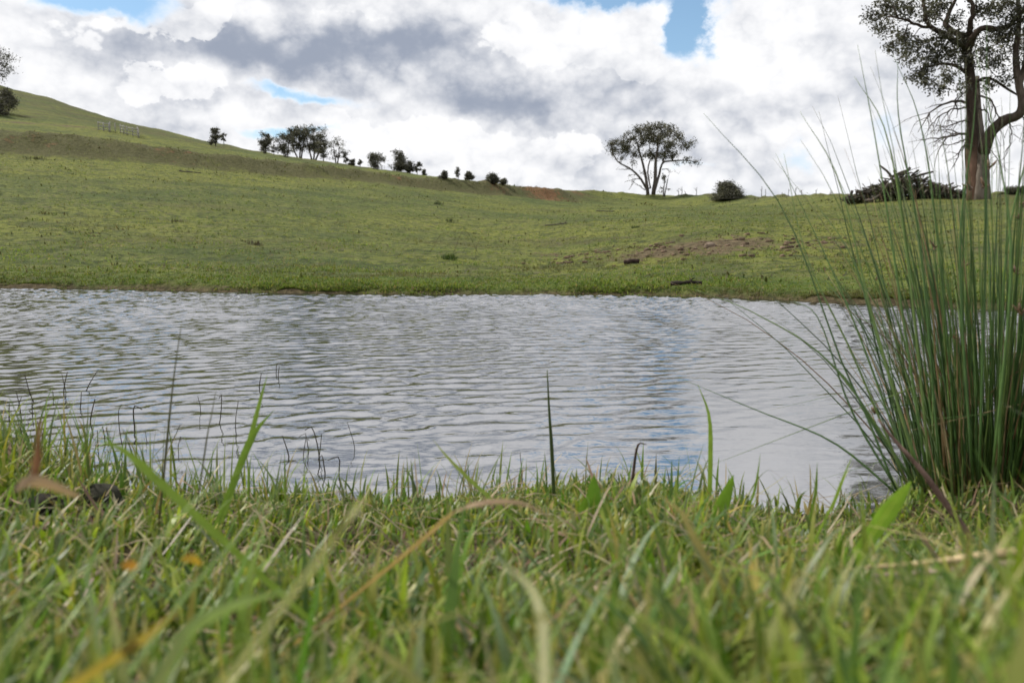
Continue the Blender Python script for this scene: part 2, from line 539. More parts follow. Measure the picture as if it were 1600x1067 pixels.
# water
m = M_WATER = mat('pond_water')
p = pos()
rp = noise(vscale(p, (14, 34, 1)), 1.0, 3, 0.5) * 0.6 + noise(vscale(p, (2.2, 5, 1), (4, 2, 0)), 1.0, 2, 0.5) * 1.0
b = S.nt.nodes.new('ShaderNodeBump'); b.inputs['Strength'].default_value = 0.5; b.inputs['Distance'].default_value = 0.0036
link(rp, b.inputs['Height'])
fr = S.nt.nodes.new('ShaderNodeFresnel'); fr.inputs[0].default_value = 8.0; S.nt.links.new(b.outputs[0], fr.inputs[1])
df = S.nt.nodes.new('ShaderNodeBsdfDiffuse'); link((0.022, 0.024, 0.016), df.inputs[0])
gl = S.nt.nodes.new('ShaderNodeBsdfGlossy'); gl.inputs['Roughness'].default_value = 0.04; link((0.97, 0.97, 1.0), gl.inputs[0])
S.nt.links.new(b.outputs[0], gl.inputs['Normal'])
mx = S.nt.nodes.new('ShaderNodeMixShader')
S.nt.links.new(fr.outputs[0], mx.inputs[0]); S.nt.links.new(df.outputs[0], mx.inputs[1]); S.nt.links.new(gl.outputs[0], mx.inputs[2])
out(mx.outputs[0])

# ------------------------------------------------------------------ ground sheet
fa = math.radians(39)
azs = np.concatenate([np.linspace(-math.pi, -fa, 60)[:-1], np.linspace(-fa, fa, 600), np.linspace(fa, math.pi, 60)[1:-1]])
rad = np.concatenate([np.geomspace(0.08, 3.0, 95)[:-1], np.geomspace(3.0, 180, 330)[:-1], np.geomspace(180, 3000, 40)])
nA, nR = len(azs), len(rad)
AA, RR = np.meshgrid(azs, rad)
gx, gy = RR * np.sin(AA), RR * np.cos(AA)
gz = ground_z(gx, gy)
v = np.stack([gx, gy, gz], -1).reshape(-1, 3)
i = np.arange(nR - 1)[:, None] * nA; j = np.arange(nA)[None]; k = (j + 1) % nA
f4 = np.stack([i + j, i + nA + j, i + nA + k, i + k], -1).reshape(-1, 4)
cen = len(v)
v = np.vstack([v, [[0, 0, float(ground_z(0.001, 0.001))]]])
j = np.arange(nA); f3 = np.stack([j, (j + 1) % nA, 0 * j + cen], -1)
me = me_np('ground', v, [f4[:, ::-1], f3[:, ::-1]])


def spots(x, y, lst):
    """soft patches that lie on the ground: pixel centre, half sizes in metres (across, along)"""
    t = np.zeros_like(x)
    for (px, py, sx, sy, amp) in lst:
        c, r = hit(px, py)
        a = math.atan2(c[0], c[1])
        u = (x - c[0]) * math.cos(a) - (y - c[1]) * math.sin(a)
        w = (x - c[0]) * math.sin(a) + (y - c[1]) * math.cos(a)
        t = np.maximum(t, amp * np.exp(-(u / sx) ** 2 - (w / sy) ** 2))
    return t


X, Y = v[:, 0], v[:, 1]
r = np.hypot(X, Y); a = np.clip(np.arctan2(X, Y), _A[0], _A[-1])
Rk = [np.interp(a, _A, _R[:, k]) for k in range(_R.shape[1])]
z_dirt = spots(X, Y, [(1120, 381, 1.3, 1.5, 0.95), (1040, 393, 1.2, 1.3, 0.85), (1230, 382, 1.3, 1.0, 0.62), (930, 398, 1.2, 1.1, 0.5), (850, 397, 0.8, 1.3, 0.45), (1320, 385, 0.9, 0.8, 0.45),
                      (275, 345, 0.6, 1.2, 0.45), (1240, 332, 2.5, 4, 0.45), (1040, 318, 5, 5, 0.2), (395, 385, 0.5, 0.5, 0.35)])
z_dirt = np.maximum(z_dirt, spots(X, Y, [(q_, 190.5 + 9 * (q_ / 130) ** 1.3, 1.2, 0.7, 0.9) for q_ in range(0, 150, 8)] + [(q_, 210 - (q_ - 218) * 0.03, 1.0, 0.7, 0.9) for q_ in range(218, 275, 7)]))
z_red = spots(X, Y, [(850, 301, 3.2, 5, 0.95), (770, 288, 2.0, 3, 0.7), (270, 238, 2.2, 2.0, 0.6), (225, 231, 2.0, 2.0, 0.42), (70, 224, 2.0, 2.0, 0.45), (10, 212, 3, 2.0, 0.45), (620, 273, 3, 2.5, 0.55),
                     (688, 428, 0.3, 0.25, 0.8), (310, 235, 2, 2.0, 0.5), (900, 303, 3.5, 4, 0.5), (140, 215, 5, 3, 0.3)])
bank = sstep(r, Rk[6] - 2.5, Rk[6] + 0.5) * (1 - sstep(r, Rk[7] + 1.0, Rk[7] + 4)) * (1 - sstep(a, 0.02, 0.2))  # rough dead grass on the bank face, darkened to paint in its shade
hillm = sstep(r, Rk[8], Rk[8] + 25) * 0.45
crest = sstep(r, Rk[6] * 0.95, Rk[7]) * sstep(a, 0.05, 0.3) * 0.4
zt = v[:, 2] * 0.85 + fbm(X * 0.12, Y * 0.12, 81, 4) * 1.6
tracks = np.exp(-((zt % 1 - 0.5) / 0.13) ** 2) * 0.46 * sstep(r, 13, 18) * sstep(fbm(X * 0.2, Y * 0.2, 83, 3), -0.12, 0.05)
z_dry_shade = np.clip(tracks + np.maximum.reduce([bank * 0.76, hillm, crest, spots(X, Y, [(1050, 385, 2.6, 2.2, 0.6), (1100, 352, 4, 5, 0.4), (60, 155, 25, 20, 0.6)])]), 0, 1)
e = r - Rk[1]
lush_ = (1 - sstep(e + 3 * fbm(X * 0.7, Y * 0.7, 4, 3), 0.3, 3.6)) * sstep(e, -0.3, 0.2) * 0.6
nearm = (1 - sstep(r, 2.2, 3.2))
edge = sstep(-e, -0.10 - 0.9 * np.clip(fbm(X * 0.9, Y * 0.9, 14, 3), 0, 1), 0.05) * sstep(r, 3, 4)
edge = np.maximum(edge, (1 - sstep(v[:, 2], 0.015, 0.05 + 0.3 * np.clip(fbm(X * 0.9, Y * 0.9, 14, 3), 0, 1))) * sstep(r, 3, 4))
z_near = np.maximum(nearm, edge)
an = me.attributes.new('zone', 'FLOAT_COLOR', 'POINT')
c4 = np.ones((len(v), 4), np.float32); c4[:, 0] = z_dirt; c4[:, 1] = z_red; c4[:, 2] = z_dry_shade
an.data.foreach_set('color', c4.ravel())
for nm, arr in (('lush', lush_), ('near', z_near)):
    an = me.attributes.new(nm, 'FLOAT', 'POINT'); an.data.foreach_set('value', arr.astype(np.float32))
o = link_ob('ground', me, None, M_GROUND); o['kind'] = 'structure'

# ------------------------------------------------------------------ water sheet
rng = np.random.default_rng(11)
wa = np.concatenate([np.linspace(-1.15, -0.66, 24)[:-1], np.linspace(-0.66, 0.66, 540), np.linspace(0.66, 1.15, 24)[1:]])
wr = np.concatenate([np.arange(0.95, 3.2, 0.011), np.geomspace(3.2, 15.5, 500)])
WA, WR = np.meshgrid(wa, wr)
wx, wy = WR * np.sin(WA), WR * np.cos(WA)
wz = np.zeros_like(wx)
gust = 0.75 + 1.3 * fbm(wx * 0.55, wy * 0.4, 21, 3)
gust = gust * (1 - 0.52 * sstep(wx / np.maximum(wy, 0.3), 0.02, 0.30) * (1 - sstep(wy, 1.9, 3.6)))
gust = np.clip(gust, 0.12, 1.25) * (0.75 + 0.9 * sstep(wy, 2.4, 7.0)) * (0.35 + 0.65 * sstep(wy, 1.15, 2.0))
for q in range(56):
    lam = math.exp(rng.uniform(math.log(0.04), math.log(0.20)))
    th = math.radians(rng.normal(-14, 13 + 18 * (lam < 0.09)))
    kx, ky = math.sin(th) * 2 * math.pi / lam, math.cos(th) * 2 * math.pi / lam
    amp = 0.0064 * lam * math.exp(-(math.log(lam / 0.082) / 0.60) ** 2)
    ph = rng.uniform(0, 6.28)
    mod = 2.2 * vnoise(wx * 2.1 + q * 3.1, wy * 1.4 + q * 1.7, q) ** 1.3      # short crested wave groups
    wz += amp * mod * np.sin(kx * wx + ky * wy + ph + 1.3 * fbm(wx * 0.8, wy * 0.8, 50 + q, 2) * 3)
wz = wz * gust
wz = wz + 80.0 * wz * np.abs(wz) * (wz > 0)
wz = wz * (1 - sstep(WR, 12, 16))
nA, nR = len(wa), len(wr)
i = np.arange(nR - 1)[:, None] * nA; j = np.arange(nA - 1)[None]
f4 = np.stack([i + j, i + j + 1, i + nA + j + 1, i + nA + j], -1).reshape(-1, 4)
o = link_ob('water', me_np('water', np.stack([wx, wy, wz], -1).reshape(-1, 3), f4), None, M_WATER); o['kind'] = 'structure'

# ------------------------------------------------------------------ grass: many blades in one mesh
def blades(base, az_, lean, curl, length, width, col, S_=5, tipcol=None):
    """vectorised ribbons: base (N,3), heading, first lean from upright, curl over the length"""
    N = len(base); u = np.linspace(0, 1, S_ + 1)
    ang = lean[:, None] + curl[:, None] * u[None] ** 1.4
    seg = (length / S_)[:, None]
    h = np.concatenate([np.zeros((N, 1)), np.cumsum(np.sin(ang[:, :-1]) * seg, 1)], 1)
    zz = np.concatenate([np.zeros((N, 1)), np.cumsum(np.cos(ang[:, :-1]) * seg, 1)], 1)
    d = np.stack([np.sin(az_), np.cos(az_)], -1)
    ctr = np.empty((N, S_ + 1, 3))
    ctr[..., :2] = base[:, None, :2] + d[:, None] * h[..., None]
    ctr[..., 2] = base[:, None, 2] + zz
    tw = az_ + math.pi / 2
    s = np.stack([np.sin(tw), np.cos(tw), 0 * tw], -1)
    prof = np.minimum(1, 0.65 + u * 1.2) * np.clip((1 - u) * 2.2, 0.06, 1)
    w = width[:, None] * prof[None] / 2
    L_ = ctr - s[:, None] * w[..., None]; R_ = ctr + s[:, None] * w[..., None]
    v = np.stack([L_, R_], 2).reshape(-1, 3)
    b = (np.arange(N) * (S_ + 1) * 2)[:, None] + (np.arange(S_) * 2)[None]
    f = np.stack([b, b + 1, b + 3, b + 2], -1).reshape(-1, 4)
    c = np.repeat(col[:, None], S_ + 1, 1)
    if tipcol is not None:
        k = (u ** 3)[None, :, None]
        c = c * (1 - k) + tipcol[:, None] * k
    return v, f, np.repeat(c, 2, 1).reshape(-1, 3)


def pick(rng, pal, n, p, jit=0.18):
    pal = np.array(pal); i = rng.choice(len(pal), n, p=np.array(p) / sum(p))
    return pal[i] * (1 + jit * rng.normal(size=(n, 1))) * (1 + 0.06 * rng.normal(size=(n, 3))), i


G_PAL = [(0.060, 0.116, 0.012), (0.108, 0.178, 0.020), (0.205, 0.262, 0.034), (0.165, 0.21, 0.095), (0.29, 0.27, 0.06), (0.36, 0.28, 0.14), (0.18, 0.115, 0.065)]
rng = np.random.default_rng(3)
V, Fc, C, off = [], [], [], 0


def push(v, f, c):
    global off
    V.append(v); Fc.append(f + off); C.append(c); off += len(v)


# green sward on the near bank
N = 92000
y = 0.08 + 1.62 * rng.random(N) ** 0.9
x = (rng.random(N) - 0.5) * 2 * (0.30 + y * 0.80)
d = shore_y(x) - y
dens = 0.40 + 0.60 * sstep(fbm(x * 4, y * 4, 13, 3), -0.14, 0.10)
keep = (d > -0.015 + 0.05 * rng.random(N) * (fbm(x * 6, y * 6, 15, 2) > 0)) & (rng.random(N) < dens * np.where(d < 0.1, 0.7, 1)) & ((x ** 2 + y ** 2) > 0.12 ** 2)
x, y, d = x[keep], y[keep], d[keep]; N = len(x)
base = np.stack([x, y, ground_z(x, y) - 0.003], -1)
patch = fbm(x * 2.2, y * 2.2, 8, 3)
ln = (0.030 + 0.070 * rng.random(N) ** 1.5) * (1 + 0.9 * np.clip(fbm(x * 8, y * 8, 61, 2), -0.3, 0.4)) * (1 + 1.5 * np.clip(patch, -0.35, 0.5)) * (0.85 + 0.5 * sstep(-x, 0.1, 0.7)) * (0.42 + 0.58 * np.maximum(sstep(d, 0.05, 0.75), 0.75 * sstep(-x, 0.35, 0.8)))
big_ = 1 + 0.55 * (1 - sstep(y, 0.25, 0.75))
ln = np.where(rng.random(N) < 0.04, ln * 1.6, ln) * big_
col, ci = pick(rng, G_PAL, N, [20, 32, 26, 10, 8, 5, 3])
tip = np.where((rng.random(N) < 0.25)[:, None], np.array([[0.34, 0.28, 0.10]]), col)
dryb = ci >= 5
lean = np.abs(rng.normal(0.28, 0.26, N)) + dryb * 0.6
push(*blades(base, rng.normal(0.4, 1.7, N), lean, rng.normal(1.05, 0.6, N), ln, (0.0022 + 0.0044 * rng.random(N) ** 1.6) * np.sqrt(big_), col, 4, tip))
# longer blades that stand up along the waterline, thickest on the left
N = 3600
x = rng.uniform(-1.6, 1.2, N); d = 0.24 * rng.random(N) ** 1.3 - 0.02
kp = rng.random(N) < 0.16 + 0.75 * sstep(-x, 0.15, 0.7) * (0.4 + 2.5 * np.clip(fbm(x * 7, d * 7, 12, 2) + 0.1, 0, 1))
x, d = x[kp], d[kp]; N = len(x); y = shore_y(x) - d
base = np.stack([x, y, ground_z(x, y) - 0.003], -1)
col, ci = pick(rng, [(0.075, 0.115, 0.03), (0.11, 0.17, 0.04), (0.16, 0.20, 0.06), (0.20, 0.17, 0.08)], N, [4, 5, 3, 2])
push(*blades(base, rng.random(N) * 6.28, np.abs(rng.normal(0.25, 0.25, N)), np.abs(rng.normal(0.6, 0.5, N)), 0.05 + (0.055 + 0.085 * sstep(-x, 0.25, 0.8)) * rng.random(N) ** 1.4, 0.0015 + 0.0028 * rng.random(N), col, 6))
# broad soft blades close to the eye
N = 420
y = 0.16 + 0.50 * rng.random(N); x = (rng.random(N) - 0.5) * 2 * (0.16 + y * 0.72)
base = np.stack([x, y, ground_z(x, y) - 0.003], -1)
col, ci = pick(rng, [(0.11, 0.19, 0.024), (0.19, 0.26, 0.04), (0.20, 0.26, 0.15), (0.07, 0.13, 0.02), (0.34, 0.28, 0.13)], N, [5, 4, 2, 3, 1])
push(*blades(base, rng.random(N) * 6.28, np.abs(rng.normal(0.35, 0.25, N)), np.abs(rng.normal(1.0, 0.5, N)), 0.075 + 0.06 * rng.random(N), 0.0030 + 0.0030 * rng.random(N), col, 7))
# straw lying in the sward
N = 2600
y = 0.15 + 1.2 * rng.random(N); x = (rng.random(N) - 0.5) * 2 * (0.3 + y * 0.8)
k = shore_y(x) - y > 0.02; x, y = x[k], y[k]; N = len(x)
base = np.stack([x, y, ground_z(x, y) + 0.004 + 0.03 * rng.random(N)], -1)
col, _ = pick(rng, [(0.30, 0.24, 0.14), (0.20, 0.14, 0.085), (0.38, 0.32, 0.2)], N, [4, 3, 2])
push(*blades(base, rng.random(N) * 6.28, rng.normal(1.3, 0.25, N), rng.normal(0.2, 0.4, N), 0.03 + 0.05 * rng.random(N), 0.0012 + 0.0026 * rng.random(N), col, 3))
o = link_ob('bank_grass', me_np('bank_grass', np.concatenate(V), np.concatenate(Fc), np.concatenate(C)), None, M_GRASS)
o['kind'] = 'stuff'
tag(o, 'thick green grass with dry straw covering the near bank', 'grass')

# field grass beyond the pond
V, Fc, C, off = [], [], [], 0
N = 118000
rq = np.random.default_rng(8)
a = rq.uniform(-0.66, 0.66, N)
rs = np.interp(a, _A, _R[:, 1])
r = rs - 0.03 + (58 - rs) * rq.random(N) ** 3.0
x, y = r * np.sin(a), r * np.cos(a)
e = r - rs
sc = 1 + r * 0.045
base = np.stack([x, y, ground_z(x, y) - 0.004], -1)
zd = spots(x, y, [(1120, 381, 1.3, 1.5, 0.95), (1040, 393, 1.2, 1.3, 0.85), (1230, 382, 1.3, 1.0, 0.62), (930, 398, 1.2, 1.1, 0.5), (850, 397, 0.8, 1.3, 0.45)])
cl = fbm(x * 1.1, y * 1.1, 31, 4)
mudk = base[:, 2] < 0.02 + 0.25 * np.clip(fbm(x * 0.9, y * 0.9, 14, 3), 0, 1)
k = (rq.random(N) > zd * 1.15) & ~(mudk & (rq.random(N) < 0.8)) & (rq.random(N) < 0.45 + 2.2 * np.clip(cl + 0.1, 0, 1) + (e < 1.2) * 0.4)
x, y, r, e, sc, base, cl = x[k], y[k], r[k], e[k], sc[k], base[k], cl[k]; N = len(x)
hh = (0.022 + 0.034 * rq.random(N) ** 2) * (1 + 1.8 * np.clip(cl, -0.25, 0.5)) * (0.75 + 0.25 * sc) * (0.62 + 0.38 * sstep(e, 1.0, 4.0))
L_PAL = [(0.090, 0.140, 0.028), (0.135, 0.185, 0.036), (0.190, 0.215, 0.052), (0.070, 0.095, 0.026), (0.22, 0.19, 0.095)]
col, _ = pick(rq, L_PAL, N, [24, 30, 22, 7, 10], 0.12)
pt = fbm(x * 0.35, y * 0.35, 41, 3)[:, None]
col = col * (1 + 1.1 * pt)
br_ = sstep(fbm(x * 0.6, y * 0.6, 57, 4), 0.02, 0.16)[:, None] * 0.75
col = col * (1 - br_) + np.array([[0.115, 0.105, 0.052]]) * br_ * (1 + 0.2 * rq.normal(size=(N, 1)))
col = col * (0.84 + 0.16 * sstep(e, 0.5, 3.0))[:, None]
for q in range(2):
    push(*blades(base + np.array([0.012, 0.0, 0]) * sc[:, None] * (q - 0.5), rq.random(N) * 6.28, np.abs(rq.normal(0.7, 0.35, N)), rq.normal(0.7, 0.4, N), hh * (0.7 + 0.5 * rq.random(N)),
                 (0.004 + 0.005 * rq.random(N)) * sc, np.abs(col * (1 + 0.1 * rq.normal(size=(N, 1)))), 2))
o = link_ob('field_grass', me_np('field_grass', np.concatenate(V), np.concatenate(Fc), np.concatenate(C)), None, M_TUFT)
o['kind'] = 'stuff'
tag(o, 'short grazed pasture grass on the slope beyond the pond', 'grass')

# coarse dark tufts and droppings dotted over the slope
V, Fc, C, off = [], [], [], 0
N = 640
a = rq.uniform(-0.62, 0.62, N); rs = np.interp(a, _A, _R[:, 1]); r7 = np.interp(a, _A, _R[:, 7])
r = rs + 0.8 + (r7 - rs) * rq.random(N) ** 1.3
kx_ = fbm(r * np.sin(a) * 0.25, r * np.cos(a) * 0.25, 33, 3) > rq.normal(0.0, 0.08, N)
r = np.where(kx_, r, rs + 0.8 + (r7 - rs) * rq.random(N) ** 0.8)
bk = (rq.random(N) < 0.30) & (a < 0.05)
r = np.where(bk, r7 + rq.normal(-0.3, 0.8, N), r)
x, y = r * np.sin(a), r * np.cos(a)
for kx in range(22):
    s = (0.06 + 0.15 * rq.random(N) ** 3) * (0.6 + r / 40)
    bx, by = x + rq.normal(size=N) * s * 1.6, y + rq.normal(size=N) * s * 0.9
    base = np.stack([bx, by, ground_z(bx, by) - 0.01], -1)
    col, _ = pick(rq, [(0.05, 0.055, 0.02), (0.07, 0.08, 0.025), (0.09, 0.07, 0.035)], N, [3, 3, 2])
    push(*blades(base, rq.random(N) * 6.28, np.abs(rq.normal(0.7, 0.4, N)), rq.normal(0.5, 0.3, N), s * (0.2 + 0.35 * rq.random(N)), 0.18 * s, col, 2))
o = link_ob('weed_tufts', me_np('weed_tufts', np.concatenate(V), np.concatenate(Fc), np.concatenate(C)), None, M_TUFT)
o['kind'] = 'stuff'
tag(o, 'small dark weedy tufts dotted over the grazed slope', 'weeds')

# ------------------------------------------------------------------ trees
def grow(trunks, attr_, rng, tip=0.02, step=0.5, jitter=0.12, p=2.4, up=0.15):
    """trunk polylines + twigs that reach out to every foliage point; returns nodes, parents, radii"""
    nodes, par, rfix, dirs = [], [], [], []
    for (pts, r0, r1, link_to) in trunks:
        pts = np.asarray(pts, float); n = len(pts)
        prev = -1
        if link_to is not None:
            prev = int(np.argmin(np.linalg.norm(np.array(nodes) - pts[0], axis=1)))
        for q in range(n):
            nodes.append(pts[q]); par.append(prev); rfix.append(r0 + (r1 - r0) * q / (n - 1))
            dd = pts[min(q + 1, n - 1)] - pts[max(q - 1, 0)]
            dirs.append(dd / (np.linalg.norm(dd) + 1e-9))
            prev = len(nodes) - 1
    A = np.array(attr_)
    NP = np.array(nodes)
    dm = np.min(np.linalg.norm(A[:, None] - NP[None], axis=2), axis=1)
    cap = len(nodes) + len(A) * 12
    buf = np.zeros((cap, 3)); buf[:len(nodes)] = NP
    db = np.zeros((cap, 3)); db[:len(nodes)] = np.array(dirs)
    n = len(nodes); zroot = NP[:, 2].min(); hgt = A[:, 2].max() - zroot
    skip = (NP[:, 2] - zroot) < 0.16 * hgt
    for ai in np.argsort(dm):
        a = A[ai]
        dv = a - buf[:n]; ds = np.linalg.norm(dv, axis=1) + 1e-6
        cs = np.einsum('ij,ij->i', dv, db[:n]) / ds
        cost = ds * (1.25 - 0.45 * cs)
        cost[:len(skip)][skip] += 1e3
        k = int(np.argmin(cost)); L = ds[k]
        m = int(min(10, max(1, math.ceil(L / step))))
        t0 = db[k] * 0.6 + dv[k] / L * 0.6
        p1 = buf[k] + t0 * L * 0.4 + np.array([0, 0, up * L * 0.3])
        prev = k; b0 = buf[k].copy()
        for q in range(1, m + 1):
            t = q / m
            pt = (1 - t) ** 2 * b0 + 2 * t * (1 - t) * p1 + t * t * a
            if q < m: pt = pt + rng.normal(size=3) * jitter * L / m
            buf[n] = pt; par.append(prev); rfix.append(0.0)
            dd = pt - buf[prev]; db[n] = dd / (np.linalg.norm(dd) + 1e-9)
            prev = n; n += 1
    rad = np.zeros(n)
    acc = np.zeros(n)
    for q in range(n - 1, -1, -1):
        rad[q] = max(acc[q], tip ** p) ** (1 / p)
        if par[q] >= 0: acc[par[q]] += rad[q] ** p
    rf = np.array(rfix); rad = np.where(rf > 0, rf, np.minimum(rad, 1e9))
    for q in range(n):
        if rf[q] == 0 and par[q] >= 0: rad[q] = min(rad[q], rad[par[q]] * 0.9)
    return buf[:n], par, rad, rf > 0


def tree_mesh(nodes, par, rad, fixed, rng, col_fn, only_fixed=None, sides=6):
    """tubes along every chain of the skeleton"""
    ch = [[] for _ in nodes]
    for q, p_ in enumerate(par):
        if p_ >= 0: ch[p_].append(q)
    bag = Bag()
    starts = [(q, None) for q, p_ in enumerate(par) if p_ < 0]
    while starts:
        q, parent = starts.pop()
        chain = [q] if parent is None else [parent, q]
        while ch[chain[-1]]:
            cs = sorted(ch[chain[-1]], key=lambda c: -(rad[c] + (10 if fixed[c] else 0)))
            for c in cs[1:]: starts.append((c, chain[-1]))
            chain.append(cs[0])
        if len(chain) < 2: continue
        rr_ = rad[chain].copy()
        if parent is not None: rr_[0] = min(rr_[0], rr_[1] * 1.15)
        s = sides + 4 if rr_[0] > 0.2 else (sides if rr_[0] > 0.05 else 4)
        bag.tube(nodes[chain], rr_, s, col_fn(nodes[chain], rr_), 0.05, rng)
    return bag


def leaf_cloud(pts, n, spread, lw, ll, rng, cols, droop=0.5):
    """rhombic leaves strewn round each foliage point"""
    pts = np.asarray(pts); M = len(pts)
    c = np.repeat(pts, n, 0) + rng.normal(size=(M * n, 3)) * spread * np.array([1, 1, 0.75])
    N = len(c)
    d = rng.normal(size=(N, 3)); d[:, 2] -= droop; d /= np.linalg.norm(d, axis=1)[:, None]
    s = np.cross(d, rng.normal(size=(N, 3))); s /= np.linalg.norm(s, axis=1)[:, None]
    l = ll * (0.6 + 0.8 * rng.random(N))[:, None]; w = lw * (0.6 + 0.8 * rng.random(N))[:, None]
    v = np.stack([c - d * l / 2, c + s * w / 2, c + d * l / 2, c - s * w / 2], 1).reshape(-1, 3)
    f = np.arange(N * 4).reshape(-1, 4)
    cc = np.repeat(np.array(cols)[rng.integers(0, len(cols), M)] * (1 + 0.2 * rng.normal(size=(M, 1))), n, 0)
    cc = np.abs(cc * (1 + 0.15 * rng.normal(size=(N, 1))))
    return v, f, np.repeat(cc, 4, 0)


def blob_pts(lst, r, rng, dens, deep=0.8, squash=1.0, px_depth=0.0):
    """foliage points in ball-shaped clumps given in pixels, at distance r"""
    P_ = []
    k = r / F
    for (px, py, pr) in lst:
        c = at(px, py, r + rng.normal() * px_depth * k)
        n = max(2, int(dens * pr * pr / 100))
        q = rng.normal(size=(n, 3)); q /= np.linalg.norm(q, axis=1)[:, None]
        q = q * (rng.random((n, 1)) ** 0.45) * pr * k * np.array([1, deep, squash])
        P_.append(c + q)
    return np.concatenate(P_)


LEAFC = [(0.064, 0.063, 0.045), (0.088, 0.087, 0.060), (0.115, 0.112, 0.078), (0.052, 0.051, 0.040)]


def bark_col(a, b):
    return lambda pts, rr_: np.array(a) if rr_[0] > 0.12 else np.array(b)


# ---- the great gum on the right
rng = np.random.default_rng(21)
base, R0 = hit(1526, 311.5)
R0 = float(min(R0, 44.0))
base = np.array([R0 * math.sin(ray(1526, 311)[0]), R0 * math.cos(ray(1526, 311)[0]), 0]); base[2] = ground_z(base[0], base[1])
q = lambda px, py, dr=0.0: at(px, py, R0 + dr)
gum = empty('gum_tree', base, 'huge old gum tree with forked rough trunk and open crown rising out of frame', 'tree')
sh = lambda pts: [np.asarray(t) for t in pts]
py0 = 312
dark = spline([q(1521, py0), q(1521, 280), q(1518, 240), q(1519, 200), q(1518, 160), q(1516, 120), q(1512, 85), q(1507, 55)], 22)
pale = spline([q(1535, py0, -0.1), q(1535, 275, -0.1), q(1535, 240), q(1530, 200, 0.2), q(1528, 165, 0.3), q(1527, 120, 0.6)], 16)
dark[0][2] = pale[0][2] = base[2] - 0.3
limb = spline([q(1536, 240), q(1548, 208, -0.3), q(1568, 189, -0.5), q(1590, 181, -0.7), q(1598, 165, -0.8), q(1594, 140, -0.6), q(1589, 112, -0.5), q(1587, 80, 0), q(1592, 40, 0), q(1590, -10, 0)], 24)
limb2 = spline([q(1593, 132, -0.6), q(1602, 100, -0.4), q(1606, 60, 0), q(1622, 10, 0), q(1640, -40, 0.4)], 12)
l3 = spline([q(1508, 62), q(1494, 50, 0.4), q(1482, 38, 0.6), q(1490, 16, 0.6), q(1499, -5, 0.8), q(1490, -50, 1)], 14)
l4 = spline([q(1510, 66), q(1514, 40, -0.5), q(1517, 20, -0.8), q(1508, 0, -1), q(1515, -60, -1.4)], 14)
l5 = spline([q(1513, 80), q(1523, 55, -0.8), q(1540, 38, -1.0), q(1562, 31, -1.0), q(1585, 20, -0.6), q(1610, -20, 0)], 16)
l6 = spline([q(1508, 72), q(1485, 55, -0.4), q(1462, 48, -0.8), q(1446, 42, -1.0), q(1436, 22, -1.0), q(1430, 0, -1.0), q(1424, -30, -1)], 16)
l7 = spline([q(1448, 43, -1), q(1428, 38, -1.2), q(1405, 30, -1.4), q(1385, 22, -1.4)], 10)
l8 = spline([q(1517, 120), q(1495, 104, -0.5), q(1470, 100, -0.8), q(1440, 108, -0.9)], 10)
l9 = spline([q(1520, 130), q(1545, 122, 0.5), q(1575, 140, 0.6), q(1592, 150, 0.2)], 10)
trunks = [(dark, 0.40, 0.30, None)]
foliage = [(1367, 25, 16), (1386, 46, 16), (1398, 70, 15), (1412, 60, 14), (1418, 90, 15), (1430, 118, 13), (1452, 132, 14), (1447, 108, 16), (1435, 70, 18), (1462, 85, 18), (1472, 62, 20),
           (1490, 90, 16), (1509, 66, 18), (1540, 80, 18), (1556, 100, 16), (1572, 122, 12), (1416, 9, 18), (1395, 14, 16), (1380, 5, 14), (1463, 15, 20), (1445, 22, 14), (1530, 15, 16), (1571, 46, 20),
           (1560, 12, 18), (1590, 20, 20), (1604, 62, 16), (1600, 95, 10), (1480, 122, 14), (1500, 135, 10), (1555, 62, 14), (1470, 142, 10), (1548, 135, 12), (1508, 100, 14), (1490, 30, 12), (1585, 75, 12),
           (1400, -30, 30), (1450, -50, 36), (1500, -70, 40), (1550, -60, 36), (1600, -40, 36), (1640, 0, 34), (1660, 50, 26), (1480, -110, 36), (1560, -120, 40), (1420, -80, 26), (1620, -90, 36), (1690, -20, 30), (1650, 100, 20)]
fo = blob_pts(foliage, R0, rng, 6.6, 0.9, 0.8, 34)
wob = lambda L_, s_: L_ + np.concatenate([np.zeros((1, 3)), np.cumsum(rng.normal(size=(len(L_) - 1, 3)) * s_, 0)])
l3, l4, l5, l6, l7 = [wob(L_, 0.045) for L_ in (l3, l4, l5, l6, l7)]
tr = [(dark, 0.30, 0.17, None), (l3, 0.15, 0.06, 1), (l4, 0.14, 0.05, 1), (l5, 0.17, 0.07, 1), (l6, 0.14, 0.05, 1), (l7, 0.07, 0.035, 1), (l8, 0.09, 0.04, 1), (l9, 0.07, 0.045, 1)]
right = fo[:, 0] > q(1578, 0)[0]
N1, p1, r1, f1 = grow(tr, fo[~right], rng, 0.011, 0.35, 0.22, 2.35, 0.0)
N2, p2, r2, f2 = grow([(limb, 0.27, 0.08, None), (limb2, 0.14, 0.06, 1)], fo[right], rng, 0.011, 0.35, 0.22, 2.35, 0.0)
DARKB, REDB = np.array([0.055, 0.042, 0.036]), np.array([0.16, 0.10, 0.075])


def gumcol(pts, rr_):
    if rr_[0] < 0.06: return np.array([0.075, 0.062, 0.055])
    h = (pts[:, 2] - base[2])
    k = (1 - sstep(h, 1.2, 3.2))[:, None]
    return np.where(rr_[:, None] > 0.25, REDB * k + DARKB * (1 - k), DARKB * 1.15)


